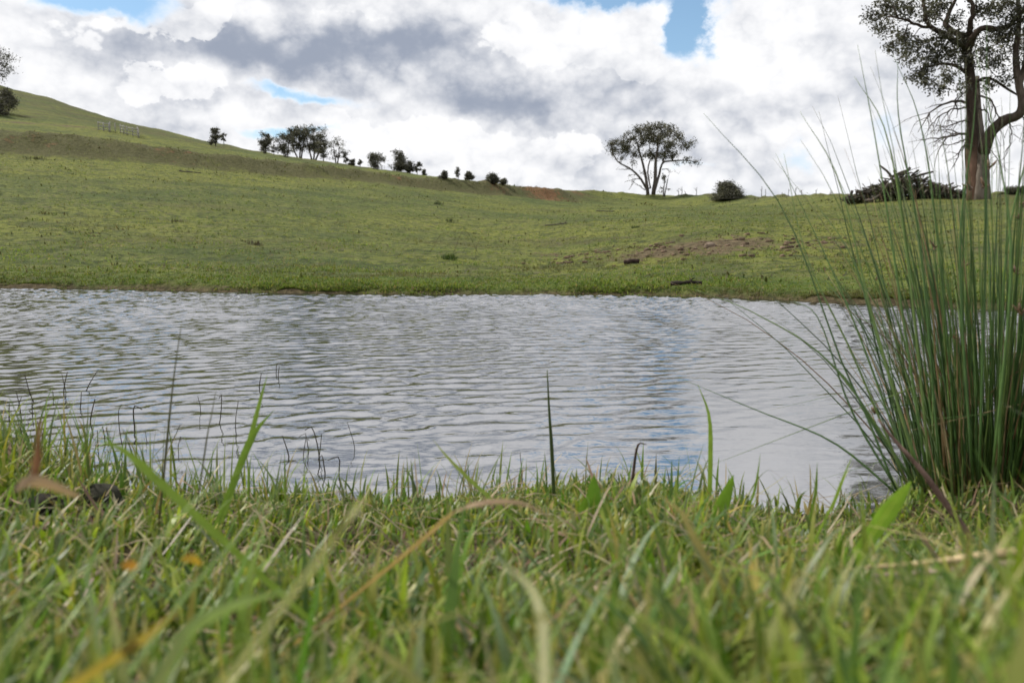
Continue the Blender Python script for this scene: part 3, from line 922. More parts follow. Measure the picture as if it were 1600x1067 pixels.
b1 = tree_mesh(N1, p1, r1, f1, rng, gumcol, sides=7)
o = link_ob('trunk', b1.build('trunk', base), gum, M_BARK)
pb = Bag(); pb.tube(pale, np.linspace(0.33, 0.09, len(pale)) * (1 + 0.3 * np.exp(-np.linspace(0, 1, len(pale)) * 12)), 12, np.array([0.15, 0.13, 0.112]), 0.04, rng)
o = link_ob('trunk', pb.build('trunk', base), gum, M_BARK); o['label'] = 'smooth pale grey right fork of the trunk'
b2 = tree_mesh(N2, p2, r2, f2, rng, lambda pts, rr_: np.array([0.085, 0.068, 0.058]) if rr_[0] > 0.12 else np.array([0.085, 0.07, 0.06]), sides=7)
link_ob('limb', b2.build('limb', base), gum, M_BARK)
# dead drooping branches low on the trunk
db_ = Bag()


def deadbranch(bag, pts, r0, r1, rng, c, subs=5, sl=0.35):
    L = spline(pts, 14); L[1:] += rng.normal(size=(13, 3)) * np.linalg.norm(L[-1] - L[0]) * 0.012
    rr_ = np.linspace(r0, r1, 14); bag.tube(L, rr_, 5, c)
    tot = np.linalg.norm(L[-1] - L[0])
    for s_ in range(subs):
        k = rng.integers(3, 13); t = L[min(k + 1, 13)] - L[k - 1]; t /= np.linalg.norm(t)
        d = t * 0.6 + rng.normal(size=3) * 0.6 + np.array([0, 0, -0.25]); d /= np.linalg.norm(d)
        l = tot * sl * (0.4 + rng.random())
        e1 = L[k] + d * l * 0.5 + rng.normal(size=3) * l * 0.12; e2 = e1 + (d + np.array([0, 0, -0.4])) * l * 0.5 + rng.normal(size=3) * l * 0.15
        bag.tube(spline([L[k], e1, e2], 6), np.linspace(rr_[k] * 0.6, r1 * 0.6, 6), 4, c)
        for _ in range(2):
            g0 = spline([L[k], e1, e2], 6)[rng.integers(2, 6)]
            g1 = g0 + rng.normal(size=3) * l * 0.3
            bag.tube([g0, (g0 + g1) / 2 + rng.normal(size=3) * l * 0.04, g1], [r1 * 0.6, r1 * 0.5, r1 * 0.3], 3, c)


DC = np.array([0.10, 0.085, 0.078])
for pts, r0 in [([q(1514, 208), q(1490, 211, -0.4), q(1462, 217, -0.6), q(1438, 219, -0.7)], 0.07),
                ([q(1515, 160), q(1485, 158, -0.5), q(1455, 175, -0.8), q(1436, 208, -1)], 0.075),
                ([q(1514, 168), q(1490, 170, 0.5), q(1465, 184, 0.8), q(1450, 205, 1)], 0.05),
                ([q(1515, 190), q(1500, 190, -0.8), q(1478, 200, -1.2), q(1462, 196, -1.4)], 0.045),
                ([q(1514, 225), q(1503, 232, -0.5), q(1496, 247, -0.6), q(1489, 262, -0.7)], 0.05),
                ([q(1516, 215), q(1500, 222, -0.5), q(1485, 226, -0.9), q(1468, 228, -1)], 0.04),
                ([q(1531, 150), q(1550, 160, -0.6), q(1560, 185, -0.8), q(1556, 205, -0.9)], 0.05),
                ([q(1530, 170), q(1542, 175, -0.6), q(1548, 195, -0.8), q(1552, 215, -0.9)], 0.04),
                ([q(1575, 188, -0.5), q(1580, 205, -0.8), q(1578, 225, -1), q(1572, 240, -1)], 0.03),
                ([q(1515, 140), q(1500, 150, -0.8), q(1490, 170, -1.2), q(1482, 190, -1.4)], 0.045),
                ([q(1595, 180, -0.6), q(1606, 195, -0.8), q(1612, 215, -0.8)], 0.03),
                ([q(1540, 230, -0.2), q(1552, 240, -0.5), q(1566, 262, -0.6)], 0.025)]:
    deadbranch(db_, pts, r0, 0.012, rng, DC, 8, 0.4)
o = link_ob('dead_branches', db_.build('dead_branches', base), gum, M_BARK); o['kind'] = 'stuff'
v, f, c = leaf_cloud(fo, 22, 0.16, 0.062, 0.16, rng, LEAFC)
link_ob('crown', me_np('crown', v - base, f, c), gum, M_LEAF)

# ---- spreading gum on the skyline
rng = np.random.default_rng(4)
c3 = lambda x, y: (900 + x / 4.64, 170 + y / 4.64)
b3, R3 = hit(1017, 303); R3 = 92.0
a3 = float(ray(1017, 303)[0]); b3 = np.array([R3 * math.sin(a3), R3 * math.cos(a3), 0]); b3[2] = ground_z(b3[0], b3[1])
q3 = lambda x, y, dr=0: at(*c3(x, y), R3 + dr)
sg = empty('gum_tree', b3, 'spreading many-stemmed gum tree with flat open crown alone on the skyline', 'tree')
tk = [(spline([q3(560, 625), q3(575, 500), q3(577, 400), q3(590, 300), q3(600, 220)], 12), 0.24, 0.08, None),
      (spline([q3(522, 625), q3(508, 510), q3(490, 420), q3(465, 330), q3(440, 240)], 12), 0.20, 0.07, None),
      (spline([q3(568, 600), q3(600, 490), q3(628, 395), q3(690, 380), q3(790, 375, -1), q3(860, 385, -1)], 14), 0.15, 0.05, 1),
      (spline([q3(520, 600), q3(470, 510, -1), q3(400, 440, -1), q3(310, 390, -1), q3(268, 330, -1)], 14), 0.15, 0.055, 1),
      (spline([q3(628, 395), q3(650, 320, 1), q3(690, 250, 1)], 8), 0.10, 0.05, 1),
      (spline([q3(540, 575), q3(520, 450, 1), q3(540, 350, 1.5), q3(530, 250, 1.5)], 8), 0.11, 0.055, 1)]
fl = [(x_, y_, s_) for x_, y_, s_ in [(*c3(*k[:2]), k[2] / 4.64) for k in
      [(270, 262, 42), (285, 320, 34), (330, 360, 24), (390, 210, 50), (450, 155, 46), (540, 140, 52), (620, 135, 42), (690, 150, 46), (600, 230, 60), (690, 250, 48), (790, 270, 42), (845, 238, 20),
       (540, 330, 44), (410, 385, 22), (700, 335, 42), (810, 380, 24), (872, 390, 24), (380, 290, 44), (470, 240, 44), (500, 330, 26), (590, 340, 40), (760, 230, 24), (250, 300, 20), (640, 350, 26), (330, 250, 40), (640, 190, 50), (560, 200, 56), (740, 190, 40), (430, 320, 36), (660, 290, 40), (500, 190, 50), (350, 300, 36), (730, 390, 16), (490, 460, 14), (555, 480, 10)]]]
f3_ = blob_pts(fl, R3, rng, 26, 1.6, 0.8, 16)
Nn, pp_, rr3, ff = grow(tk, f3_, rng, 0.020, 0.5, 0.12, 2.4, 0.1)
PALEB = lambda pts, rr_: np.array([0.11, 0.098, 0.092]) if rr_[0] > 0.08 else np.array([0.075, 0.065, 0.06])
bb = tree_mesh(Nn, pp_, rr3, ff, rng, PALEB)
for pts, r0 in [([q3(470, 510, -1), q3(420, 510, -1.5), q3(350, 535, -2)], 0.06), ([q3(500, 590, -1), q3(460, 560, -1.5), q3(410, 530, -1.8)], 0.06), ([q3(625, 440), q3(660, 440, -1), q3(690, 465, -1)], 0.05), ([q3(400, 440, -1), q3(350, 440, -1), q3(315, 440, -1)], 0.05), ([q3(455, 480, -1), q3(400, 480, -1), q3(375, 490, -1)], 0.04)]:
    deadbranch(bb, pts, r0, 0.02, rng, np.array([0.11, 0.098, 0.092]), 4, 0.4)
link_ob('trunk', bb.build('trunk', b3), sg, M_BARK)
v, f, c = leaf_cloud(f3_, 15, 0.23, 0.10, 0.22, rng, LEAFC)
link_ob('crown', me_np('crown', v - b3, f, c), sg, M_LEAF)


# ---- smaller trees and bushes
def small_tree(px, pyb, pyt, w, label, name='gum_tree', stems=1, cb=0.25, dens=1.0, seed=0, rr_=None, lean=0.0, shape='round', group=None, cols=LEAFC, leafpx=1.5):
    rng = np.random.default_rng(100 + seed)
    b, r = hit(px, pyb)
    if rr_: r = rr_
    a = float(ray(px, pyb)[0]); b = np.array([r * math.sin(a), r * math.cos(a), 0]); b[2] = ground_z(b[0], b[1])
    k = r / F
    top = H + r * float(ray(px, pyt)[1])
    hh = max(top - b[2], 0.3); hw = w * k / 2
    side = np.array([math.cos(a), -math.sin(a), 0]); fwd = np.array([math.sin(a), math.cos(a), 0])
    t = empty(name, b, label, 'bush' if name == 'bush' else 'tree', group)
    nb = int(7 + 9 * dens * min(1.6, w / 20))
    P_ = []
    for _ in range(nb):
        u = rng.random()
        z = cb + (0.93 - cb) * u
        prof = {'round': math.sqrt(max(0.05, 1 - ((z - (cb + 1) / 2) / ((1 - cb) / 2 + 0.05)) ** 2)), 'cone': 1.05 - 0.85 * u, 'umbrella': 0.35 + 0.65 * math.sin(min(1, u * 1.2) * math.pi * 0.62), 'dome': math.sqrt(max(0.05, 1 - u * u))}[shape]
        th = rng.random() * 6.28; rd = math.sqrt(rng.random()) * prof * 0.85
        c = b + side * (hw * rd * math.cos(th) + lean * hw * z) + fwd * hw * rd * math.sin(th) + np.array([0, 0, hh * z])
        cr = min(hw, hh) * (0.16 + 0.16 * rng.random())
        m_ = max(4, int(14 * dens))
        P_.append(c + rng.normal(size=(m_, 3)) * cr * np.array([0.75, 0.75, 0.6]))
    P_ = np.concatenate(P_)
    P_[:, 2] = np.clip(P_[:, 2], b[2] + 0.02 * hh, b[2] + hh)
    tk = []
    for s_ in range(stems):
        dxs = 0 if stems == 1 else (s_ - (stems - 1) / 2) * hw * 0.25
        e = b + side * (dxs * 2.2 + lean * hw * 0.7) + np.array([0, 0, hh * 0.72])
        p0 = b + side * dxs * 0.5 + np.array([0, 0, -0.2])
        mid = (p0 + e) / 2 + side * rng.normal() * hw * 0.08
        rt = max(0.035 * hh ** 0.9, 0.55 * k)
        tk.append((spline([p0, mid, e], 8), rt, rt * 0.4, None))
    n_, p_, r_, f_ = grow(tk, P_[::2], rng, max(0.012, 0.22 * k), max(0.3, 2.5 * k), 0.12, 2.3, 0.1)
    link_ob('trunk', tree_mesh(n_, p_, r_, f_, rng, lambda pts, q_: np.array([0.085, 0.075, 0.068]), sides=5).build('trunk', b), t, M_BARK)
    v, f, c = leaf_cloud(P_, 20 if name == 'bush' else 9, min(hw, hh) * (0.09 if name == 'bush' else 0.075) + 0.05, leafpx * 0.65 * k, leafpx * 1.5 * k, rng, cols)
    v[:, 2] = np.maximum(v[:, 2], b[2])
    link_ob('crown', me_np('crown', v - b, f, c), t, M_LEAF)
    return t


HILL = 'trees along the far hillside'
T = [
    (-8, 126, 70, 52, 'leafy gum crown cut by the left frame edge above the ridge', dict(cb=0.2, dens=1.3, rr_=166)),
    (12, 178, 139, 32, 'rounded bushy tree below the ridge at the far left', dict(cb=0.2, dens=1.2, shape='dome')),
    (-6, 180, 146, 26, 'dark low tree half cut by the left frame edge on the hillside', dict(cb=0.05, dens=1.3, shape='dome')),
    (337, 229, 196, 18, 'narrow pointed dark tree alone on the hill slope', dict(cb=0.12, shape='cone', dens=1.1)),
    (350, 228, 207, 9, 'tiny spindly sapling just right of the pointed tree', dict(cb=0.4, dens=0.4)),
    (413, 240, 208, 24, 'round dark tree standing apart left of the large grove', dict(cb=0.15, dens=1.2, stems=2)),
    (428, 243, 226, 8, 'thin sapling between the round tree and the grove', dict(cb=0.3, dens=0.3)),
    (447, 246, 209, 30, 'open leaning tree at the left end of the grove', dict(cb=0.15, dens=1.0, stems=3, lean=-0.3)),
    (468, 247, 199, 36, 'tall pale-stemmed tree in the left middle of the grove', dict(cb=0.28, dens=1.3, stems=3, shape='umbrella')),
    (490, 249, 195, 40, 'tallest broad-crowned tree of the hillside grove', dict(cb=0.25, dens=1.4, stems=3, shape='umbrella')),
    (505, 250, 221, 22, 'shorter dark tree at the right foot of the grove', dict(cb=0.2, dens=0.9)),
    (526, 253, 216, 30, 'sparse open tree with separate leaf clumps right of the grove', dict(cb=0.2, dens=0.55, stems=2)),
    (541, 254, 237, 12, 'small thin tree beside the sparse open tree', dict(cb=0.25, dens=0.5)),
    (551, 257, 248, 10, 'little low bush farther down right of the sparse tree', dict(cb=0.02, dens=0.5, name='bush', shape='dome')),
    (563, 261, 250, 7, 'tiny sapling in the gap left of the bushy pair', dict(cb=0.1, dens=0.4)),
    (588, 265, 239, 30, 'bushy round tree with short trunk in the middle of the skyline slope', dict(cb=0.15, dens=1.0, stems=2)),
    (624, 268, 236, 34, 'broad dense peaked tree right of the bushy round tree', dict(cb=0.1, dens=1.3, stems=2, shape='cone')),
    (640, 269, 253, 16, 'low dark tree touching the peaked tree', dict(cb=0.1, dens=0.8, shape='dome')),
    (652, 271, 254, 13, 'small flat-topped tree just right of the peaked pair', dict(cb=0.3, dens=0.7)),
    (663, 273, 266, 8, 'very small bush beside the flat-topped tree', dict(cb=0.02, dens=0.4, name='bush', shape='dome')),
    (693, 279, 267, 12, 'small squat bush on the bare crest, left of the slim sapling', dict(cb=0.05, dens=0.7, name='bush', shape='dome')),
    (716, 281, 262, 8, 'slim upright sapling on the bare crest', dict(cb=0.25, dens=0.5)),
    (733, 283, 270, 13, 'small squat bush on the bare crest, right of the slim sapling', dict(cb=0.05, dens=0.8, name='bush', shape='dome')),
    (769, 287, 273, 22, 'wider low bush above the red earth on the crest', dict(cb=0.05, dens=0.9, name='bush', shape='dome')),
    (787, 289, 281, 14, 'thin low scrub at the right end of the red crest', dict(cb=0.02, dens=0.6, name='bush', shape='dome')),
    (1037, 305, 268, 17, 'small ragged half-dead tree at the foot of the spreading gum', dict(cb=0.1, dens=0.35, lean=0.6, stems=2, rr_=93)),
    (1135, 307, 288, 54, 'dense rounded bush alone on the skyline right of the spreading gum', dict(cb=0.02, dens=1.8, name='bush', shape='dome', rr_=78, stems=3)),
    (1585, 306, 297, 50, 'low green scrub on the crest right of the huge gum', dict(cb=0.02, dens=1.0, name='bush', shape='dome', rr_=46, stems=3)),
]
for n_, (px, pb_, pt_, w, lab, kw) in enumerate(T):
    small_tree(px, pb_, pt_, w, lab, seed=n_, group=HILL if px < 800 else None, **kw)

# thin dead saplings along the crest
rng = np.random.default_rng(77)
for n_, (px, h_) in enumerate([(1060, 10), (1065, 13), (1071, 7), (1088, 12), (1190, 14), (1196, 9), (1232, 9), (1243, 12), (1252, 8), (1275, 10), (1299, 7)]):
    b, r = hit(px, 306)
    k = r / F; bag = Bag(); hh = h_ * k
    bag.tube(spline([b - [0, 0, 0.1], b + [rng.normal() * 0.03, 0, hh * 0.5], b + [rng.normal() * 0.1, 0, hh]], 6), np.linspace(0.5 * k, 0.2 * k, 6), 4, (0.10, 0.09, 0.085))
    for _ in range(3):
        s_ = b + [0, 0, hh * rng.uniform(0.4, 0.8)]; e = s_ + np.array([rng.normal() * 0.12, rng.normal() * 0.1, 0.16]) * hh * 1.6
        bag.tube([s_, (s_ + e) / 2, e], [0.3 * k, 0.25 * k, 0.15 * k], 3, (0.10, 0.09, 0.085))
    o = link_ob('dead_sapling', bag.build('dead_sapling', b), None, M_BARK); o.location = b
    tag(o, 'thin leafless sapling sticking up from the bare crest', 'sapling', 'bare saplings on the right crest')

# ------------------------------------------------------------------ pile of cleared timber by the great gum
rng = np.random.default_rng(15)
b, r = hit(1415, 305); r = 46.0
a = float(ray(1415, 305)[0]); b = np.array([r * math.sin(a), r * math.cos(a), 0]); b[2] = ground_z(b[0], b[1])
k = r / F
pile = empty('brush_pile', b, 'heap of grey dead branches and logs beside the huge gum', 'brush pile')
side = np.array([math.cos(a), -math.sin(a), 0]); fwd = np.array([math.sin(a), math.cos(a), 0])


def pile_h(u):      # u in -1..1 across
    return (1 - abs(u) ** 1.15) * 40 * k * (0.95 + 0.12 * math.sin(u * 9 + 1))


tw = Bag()
for n_ in range(380):
    u = rng.uniform(-1, 1); hmax = max(0.12, pile_h(u)); z = hmax * rng.random() ** 0.6 * 0.92
    w = rng.uniform(-0.5, 0.5) * (1.2 - z / (42 * k))
    c = side * u * 78 * k + fwd * w * 2.4 + np.array([0, 0, z])
    big = n_ < 60
    l = (rng.uniform(0.7, 1.9) if big else rng.uniform(0.4, 1.2)) * (1.1 - 0.5 * abs(u))
    d = side * rng.normal() * 0.8 + fwd * rng.normal() * 0.7 + np.array([0, 0, rng.normal() * 0.42]); d /= np.linalg.norm(d)
    if n_ == 0: c, d, l = side * -25 * k + np.array([0, 0, 36 * k]), side * -0.6 + np.array([0, 0, 0.75]), 1.2
    if n_ == 1: c, d, l = side * -8 * k + np.array([0, 0, 36 * k]), side * 0.85 + np.array([0, 0, 0.35]), 1.0
    pts = spline([c - d * l / 2, c + rng.normal(size=3) * l * 0.05, c + d * l / 2], 6)
    pts[:, 2] = np.maximum(pts[:, 2], -0.05)
    cc = np.array([0.070, 0.062, 0.054]) * rng.uniform(0.5, 1.4)
    if big:
        bg_ = Bag(); bg_.tube(pts, np.linspace(1, 0.6, 6) * rng.uniform(0.035, 0.085), 6, cc, 0.06, rng)
        link_ob('log', bg_.build('log'), pile, M_BARK)
    else:
        tw.tube(pts, np.linspace(1, 0.4, 6) * rng.uniform(0.018, 0.045), 4, cc)
o = link_ob('twigs', tw.build('twigs'), pile, M_BARK); o['kind'] = 'stuff'
vv, ff_, cc = leaf_cloud(np.stack([side * u * 70 * k + np.array([0, 0, pile_h(u) * rng.uniform(0.1, 0.75)]) + fwd * rng.normal() * 0.5 for u in rng.uniform(-0.95, 0.95, 260)]), 20, 0.16, 0.07, 0.2, rng, [(0.05, 0.045, 0.03), (0.08, 0.06, 0.04), (0.05, 0.06, 0.025)])
o = link_ob('dead_leaves', me_np('dead_leaves', vv, ff_, cc), pile, M_LEAF); o['kind'] = 'stuff'

# ------------------------------------------------------------------ stock yard on the hillside
rng = np.random.default_rng(9)
b, r = hit(186, 209)
a = math.atan2(b[0], b[1]); k = r / F
yard = empty('stock_yard', b, 'small pale steel-railed stock yard on the hillside track', 'stock yard')
side = np.array([math.cos(a), -math.sin(a), 0]); fwd = np.array([math.sin(a), math.cos(a), 0])


def gp(u, w):
    p_ = b + side * u * k + fwd * w
    p_[2] = ground_z(p_[0], p_[1]); return p_ - b


corner = [(-25, 0), (-12, -1.0), (-11, 2), (2, 0.5), (10, -0.5), (24, -1.5), (24, 3)]
for n_ in range(len(corner) - 1):
    p0, p1 = gp(*corner[n_]), gp(*corner[n_ + 1])
    for t_ in ([0, 0.5] if n_ < len(corner) - 2 else [0, 0.5, 1]):
        c = p0 + (p1 - p0) * t_
        bg_ = Bag(); bg_.tube([c - [0, 0, 0.1], c + [0, 0, 0.4], c + [0, 0, 0.80]], 0.045, 6, (0.27, 0.27, 0.26))
        link_ob('post', bg_.build('post'), yard, M_PLAIN)
    if n_ == 2: continue
    for z in (0.16, 0.42, 0.70):
        bg_ = Bag(); bg_.tube([p0 + [0, 0, z], (p0 + p1) / 2 + [0, 0, z], p1 + [0, 0, z]], 0.038, 5, (0.29, 0.29, 0.28))
        link_ob('rail', bg_.build('rail'), yard, M_PLAIN)

# ------------------------------------------------------------------ things lying on the slope
def field_log(px, py, L, rad_, ang, col, label, cat, name, forks=0, seed=0):
    rng = np.random.default_rng(300 + seed)
    b, r = hit(px, py); a = math.atan2(b[0], b[1])
    side = np.array([math.cos(a), -math.sin(a), 0]); fwd = np.array([math.sin(a), math.cos(a), 0])
    d = side * math.cos(ang) + fwd * math.sin(ang)
    bag = Bag()
    pts = spline([b + d * L * t + np.array([0, 0, 0]) + rng.normal(size=3) * L * 0.03 for t in (-0.5, -0.2, 0.15, 0.5)], 10)
    pts[:, 2] = ground_z(pts[:, 0], pts[:, 1]) + rad_ * 0.7
    bag.tube(pts, np.linspace(1, 0.65, 10) * rad_ * (1 + 0.1 * rng.normal(size=10)), 8, col, 0.08, rng)
    for q_ in range(forks):
        s_ = pts[rng.integers(3, 9)]; e = s_ + d * rng.normal() * L * 0.2 + np.array([0, 0, L * 0.18 * rng.random()]) + fwd * rng.normal() * L * 0.1
        bag.tube(spline([s_, (s_ + e) / 2 + rng.normal(size=3) * L * 0.02, e], 5), np.linspace(rad_ * 0.5, rad_ * 0.2, 5), 5, col)
    o = link_ob(name, bag.build(name, b), None, M_PLAIN); o.location = b
    return tag(o, label, cat)


field_log(987, 411, 0.26, 0.045, 0.1, (0.05, 0.035, 0.03), 'short dark log lying at the foot of the bare earth slope', 'log', 'fallen_log', 0, 1)
field_log(868, 352, 0.9, 0.03, 0.05, (0.08, 0.075, 0.07), 'long thin grey branch lying flat across the upper slope', 'branch', 'fallen_branch', 3, 2)
field_log(1072, 444, 0.28, 0.022, 0.05, (0.035, 0.03, 0.025), 'dark stick lying just above the far waterline', 'stick', 'fallen_stick', 3, 3)
field_log(297, 270, 1.1, 0.04, -0.1, (0.07, 0.06, 0.055), 'grey fallen log below the earth bank on the left slope', 'log', 'fallen_log', 3, 4)
field_log(945, 331, 1.2, 0.04, 0.0, (0.10, 0.095, 0.085), 'pale branch lying near the crest below the spreading gum', 'branch', 'fallen_branch', 1, 5)


def rock(px, py, s, col, label, cat, name, seed, group=None, rpos=None, sq=(1, 0.8, 0.6)):
    rng = np.random.default_rng(500 + seed)
    b, r = hit(px, py) if rpos is None else (np.asarray(rpos, float), 0)
    nu, nv = 12, 8
    th = np.linspace(0, 2 * math.pi, nu, endpoint=False); ph = np.linspace(0.12, math.pi - 0.12, nv)
    T_, P_ = np.meshgrid(th, ph)
    v = np.stack([np.sin(P_) * np.cos(T_), np.sin(P_) * np.sin(T_), np.cos(P_)], -1).reshape(-1, 3)
    dsp = 1 + 0.45 * fbm(v[:, 0] * 1.7 + seed, v[:, 1] * 1.7 + v[:, 2] * 1.3, seed % 9, 3) + 0.05 * rng.normal(size=len(v))
    v = v * dsp[:, None] * s * np.array(sq)
    i = np.arange(nv - 1)[:, None] * nu; j = np.arange(nu)[None]; k_ = (j + 1) % nu
    f4 = np.stack([i + j, i + nu + j, i + nu + k_, i + k_], -1).reshape(-1, 4)
    n = len(v); v = np.vstack([v, v[:nu].mean(0), v[-nu:].mean(0)])
    j = np.arange(nu); f3 = np.vstack([np.stack([j, (j + 1) % nu, 0 * j + n], -1), np.stack([(nv - 1) * nu + (j + 1) % nu, (nv - 1) * nu + j, 0 * j + n + 1], -1)])
    o = link_ob(name, me_np(name, v, [f4, f3], np.array(col)), None, M_PLAIN); o.location = b + np.array([0, 0, s * sq[2] * 0.35])
    return tag(o, label, cat, group)


rock(1109, 386, 0.10, (0.20, 0.16, 0.125), 'pale tan boulder set in the bare earth slope', 'rock', 'boulder', 1)


def field_weed(px, py, s, label, seed, col=(0.055, 0.06, 0.025), n=46, tall=1.0):
    rng = np.random.default_rng(700 + seed)
    b, r = hit(px, py)
    bx = b[0] + rng.normal(size=n) * s * 0.35; by = b[1] + rng.normal(size=n) * s * 0.4
    base = np.stack([bx, by, ground_z(bx, by) - 0.01], -1)
    c = np.array(col) * (1 + 0.25 * rng.normal(size=(n, 1)))
    v, f, cc = blades(base, rng.random(n) * 6.28, np.abs(rng.normal(0.5, 0.4, n)), rng.normal(0.5, 0.3, n), s * (0.25 + 0.45 * rng.random(n)) * tall, np.full(n, s * 0.07), np.abs(c), 3)
    o = link_ob('weed_clump', me_np('weed_clump', v - b, f, cc), None, M_TUFT); o.location = b
    return tag(o, label, 'weed')


field_weed(58, 249, 0.5, 'dark flattened weed clump on the left slope under the earth bank', 7, (0.05, 0.048, 0.028), 90, 0.6)
field_weed(400, 383, 0.22, 'grey-brown weed clump with dead stems low on the left slope', 1, (0.075, 0.065, 0.045), 70)
field_weed(277, 347, 0.24, 'dark spiky weed clump on a bare spot of the left slope', 2, (0.06, 0.05, 0.035))
field_weed(685, 320, 0.42, 'dark green thistle clump on the middle of the upper slope', 3, (0.035, 0.05, 0.02))
field_weed(703, 346, 0.25, 'small upright weed on the slope below the dark thistle', 4, (0.05, 0.065, 0.02), 40, 1.6)
field_weed(995, 356, 0.22, 'single dark green tuft above the bare earth slope', 5, (0.035, 0.055, 0.018))
field_weed(700, 405, 0.24, 'dark lush weed patch on the middle slope near the water', 6, (0.045, 0.075, 0.02), 90)

# loose clods on the bare earth slope
rng = np.random.default_rng(44)
bag = Bag()
cube = np.array([[-1, -1, -1], [1, -1, -1], [1, 1, -1], [-1, 1, -1], [-1, -1, 1], [1, -1, 1], [1, 1, 1], [-1, 1, 1]], float)
cf = [[0, 3, 2, 1], [4, 5, 6, 7], [0, 1, 5, 4], [1, 2, 6, 5], [2, 3, 7, 6], [3, 0, 4, 7]]
for _ in range(420):
    px_, py_, sx_ = [(1130, 382, 1.7), (1040, 394, 1.6), (1230, 382, 1.6), (930, 398, 1.1)][rng.integers(0, 4)]
    c, _r = hit(px_, py_)
    c = c + np.array([rng.normal() * sx_ * 0.6, rng.normal() * 0.9, 0]); c[2] = ground_z(c[0], c[1])
    s_ = 0.010 + 0.030 * rng.random() ** 4
    q_ = cube * (1 + 0.35 * rng.normal(size=(8, 3))) * s_ * np.array([1.2, 1.0, 0.6])
    th = rng.random() * 6.28; R2 = np.array([[math.cos(th), -math.sin(th), 0], [math.sin(th), math.cos(th), 0], [0, 0, 1]])
    bag.add(q_ @ R2.T + c + [0, 0, s_ * 0.3], cf, None, np.array((0.15, 0.112, 0.08)) * rng.uniform(0.6, 1.3))
o = link_ob('earth_clods', bag.build('earth_clods'), None, M_PLAIN); o['kind'] = 'stuff'
tag(o, 'loose brown clods scattered over the bare earth slope', 'clods')

# long bare bramble canes arching over the middle slope
rng = np.random.default_rng(2)
for n_, (pa, pm, pe) in enumerate([((672, 395), (690, 366), (706, 372)), ((708, 396), (726, 360), (748, 398)), ((743, 403), (745, 384), (752, 372))]):
    b, r = hit(*pa)
    bag = Bag(); bag.tube(spline([b, at(*pm, r), at(*pe, r)], 12), 0.004, 4, (0.10, 0.085, 0.05))
    o = link_ob('bramble_cane', bag.build('bramble_cane', b), None, M_PLAIN); o.location = b
    tag(o, 'thin bare cane arching out of the middle slope', 'cane', 'bare canes on the middle slope')

# ------------------------------------------------------------------ the big rush clump
rng = np.random.default_rng(31)
bx0, by0 = 0.785, 1.235
rb = np.array([bx0, by0, float(ground_z(bx0, by0))])
rush = empty('rush_clump', rb, 'tall clump of dark green rushes at the water edge, tips far above the skyline', 'rush')
R_PAL = np.array([(0.052, 0.106, 0.026), (0.074, 0.138, 0.034), (0.112, 0.172, 0.044), (0.036, 0.076, 0.022)])
TAN = np.array([(0.28, 0.19, 0.09), (0.20, 0.12, 0.06), (0.34, 0.26, 0.14)])
rest = Bag()


def rush_stem(i_, ang, rr_, lean, curl, L, rad0, dryp, droop=None):
    p0 = np.array([rr_ * math.cos(ang), rr_ * math.sin(ang) * 0.75, 0])
    p0[2] = float(ground_z(rb[0] + p0[0], rb[1] + p0[1])) - rb[2] - 0.01
    d = np.array([math.cos(ang), math.sin(ang), 0])
    n = 11; u = np.linspace(0, 1, n)
    th = lean + curl * u ** 1.5
    st = L / (n - 1)
    hx = np.concatenate([[0], np.cumsum(np.sin(th[:-1]) * st)]); hz = np.concatenate([[0], np.cumsum(np.cos(th[:-1]) * st)])
    pts = p0 + d * hx[:, None] + np.array([0, 0, 1]) * hz[:, None]
    pts[1:] += np.cumsum(rng.normal(size=(n - 1, 3)) * 0.0012, 0)
    c0 = R_PAL[rng.integers(0, 4)] * rng.uniform(0.8, 1.25)
    if dryp: col = np.tile(TAN[rng.integers(0, 3)] * rng.uniform(0.6, 1.1), (n, 1))
    else:
        col = np.tile(c0, (n, 1)); kb = np.clip(1 - u / 0.10, 0, 1)[:, None] * 0.6
        col = col * (1 - kb) + np.array([0.16, 0.11, 0.05]) * kb
        kt = np.clip((u - 0.9) / 0.1, 0, 1)[:, None] * 0.6
        col = col * (1 - kt) + np.array([0.17, 0.13, 0.07]) * kt
    if rng.random() < 0.05:                           # some stems are snapped over
        kb_ = rng.integers(4, 9); ax = np.array([rng.normal(), rng.normal() * 0.5, -0.6 * rng.random()]); ax /= np.linalg.norm(ax)
        pts[kb_:] = pts[kb_ - 1] + ax * (np.arange(1, n - kb_ + 1) * st)[:, None]
    rd = rad0 * np.clip((1 - u) * 1.15 + 0.10, 0.12, 1)
    return pts, rd, col


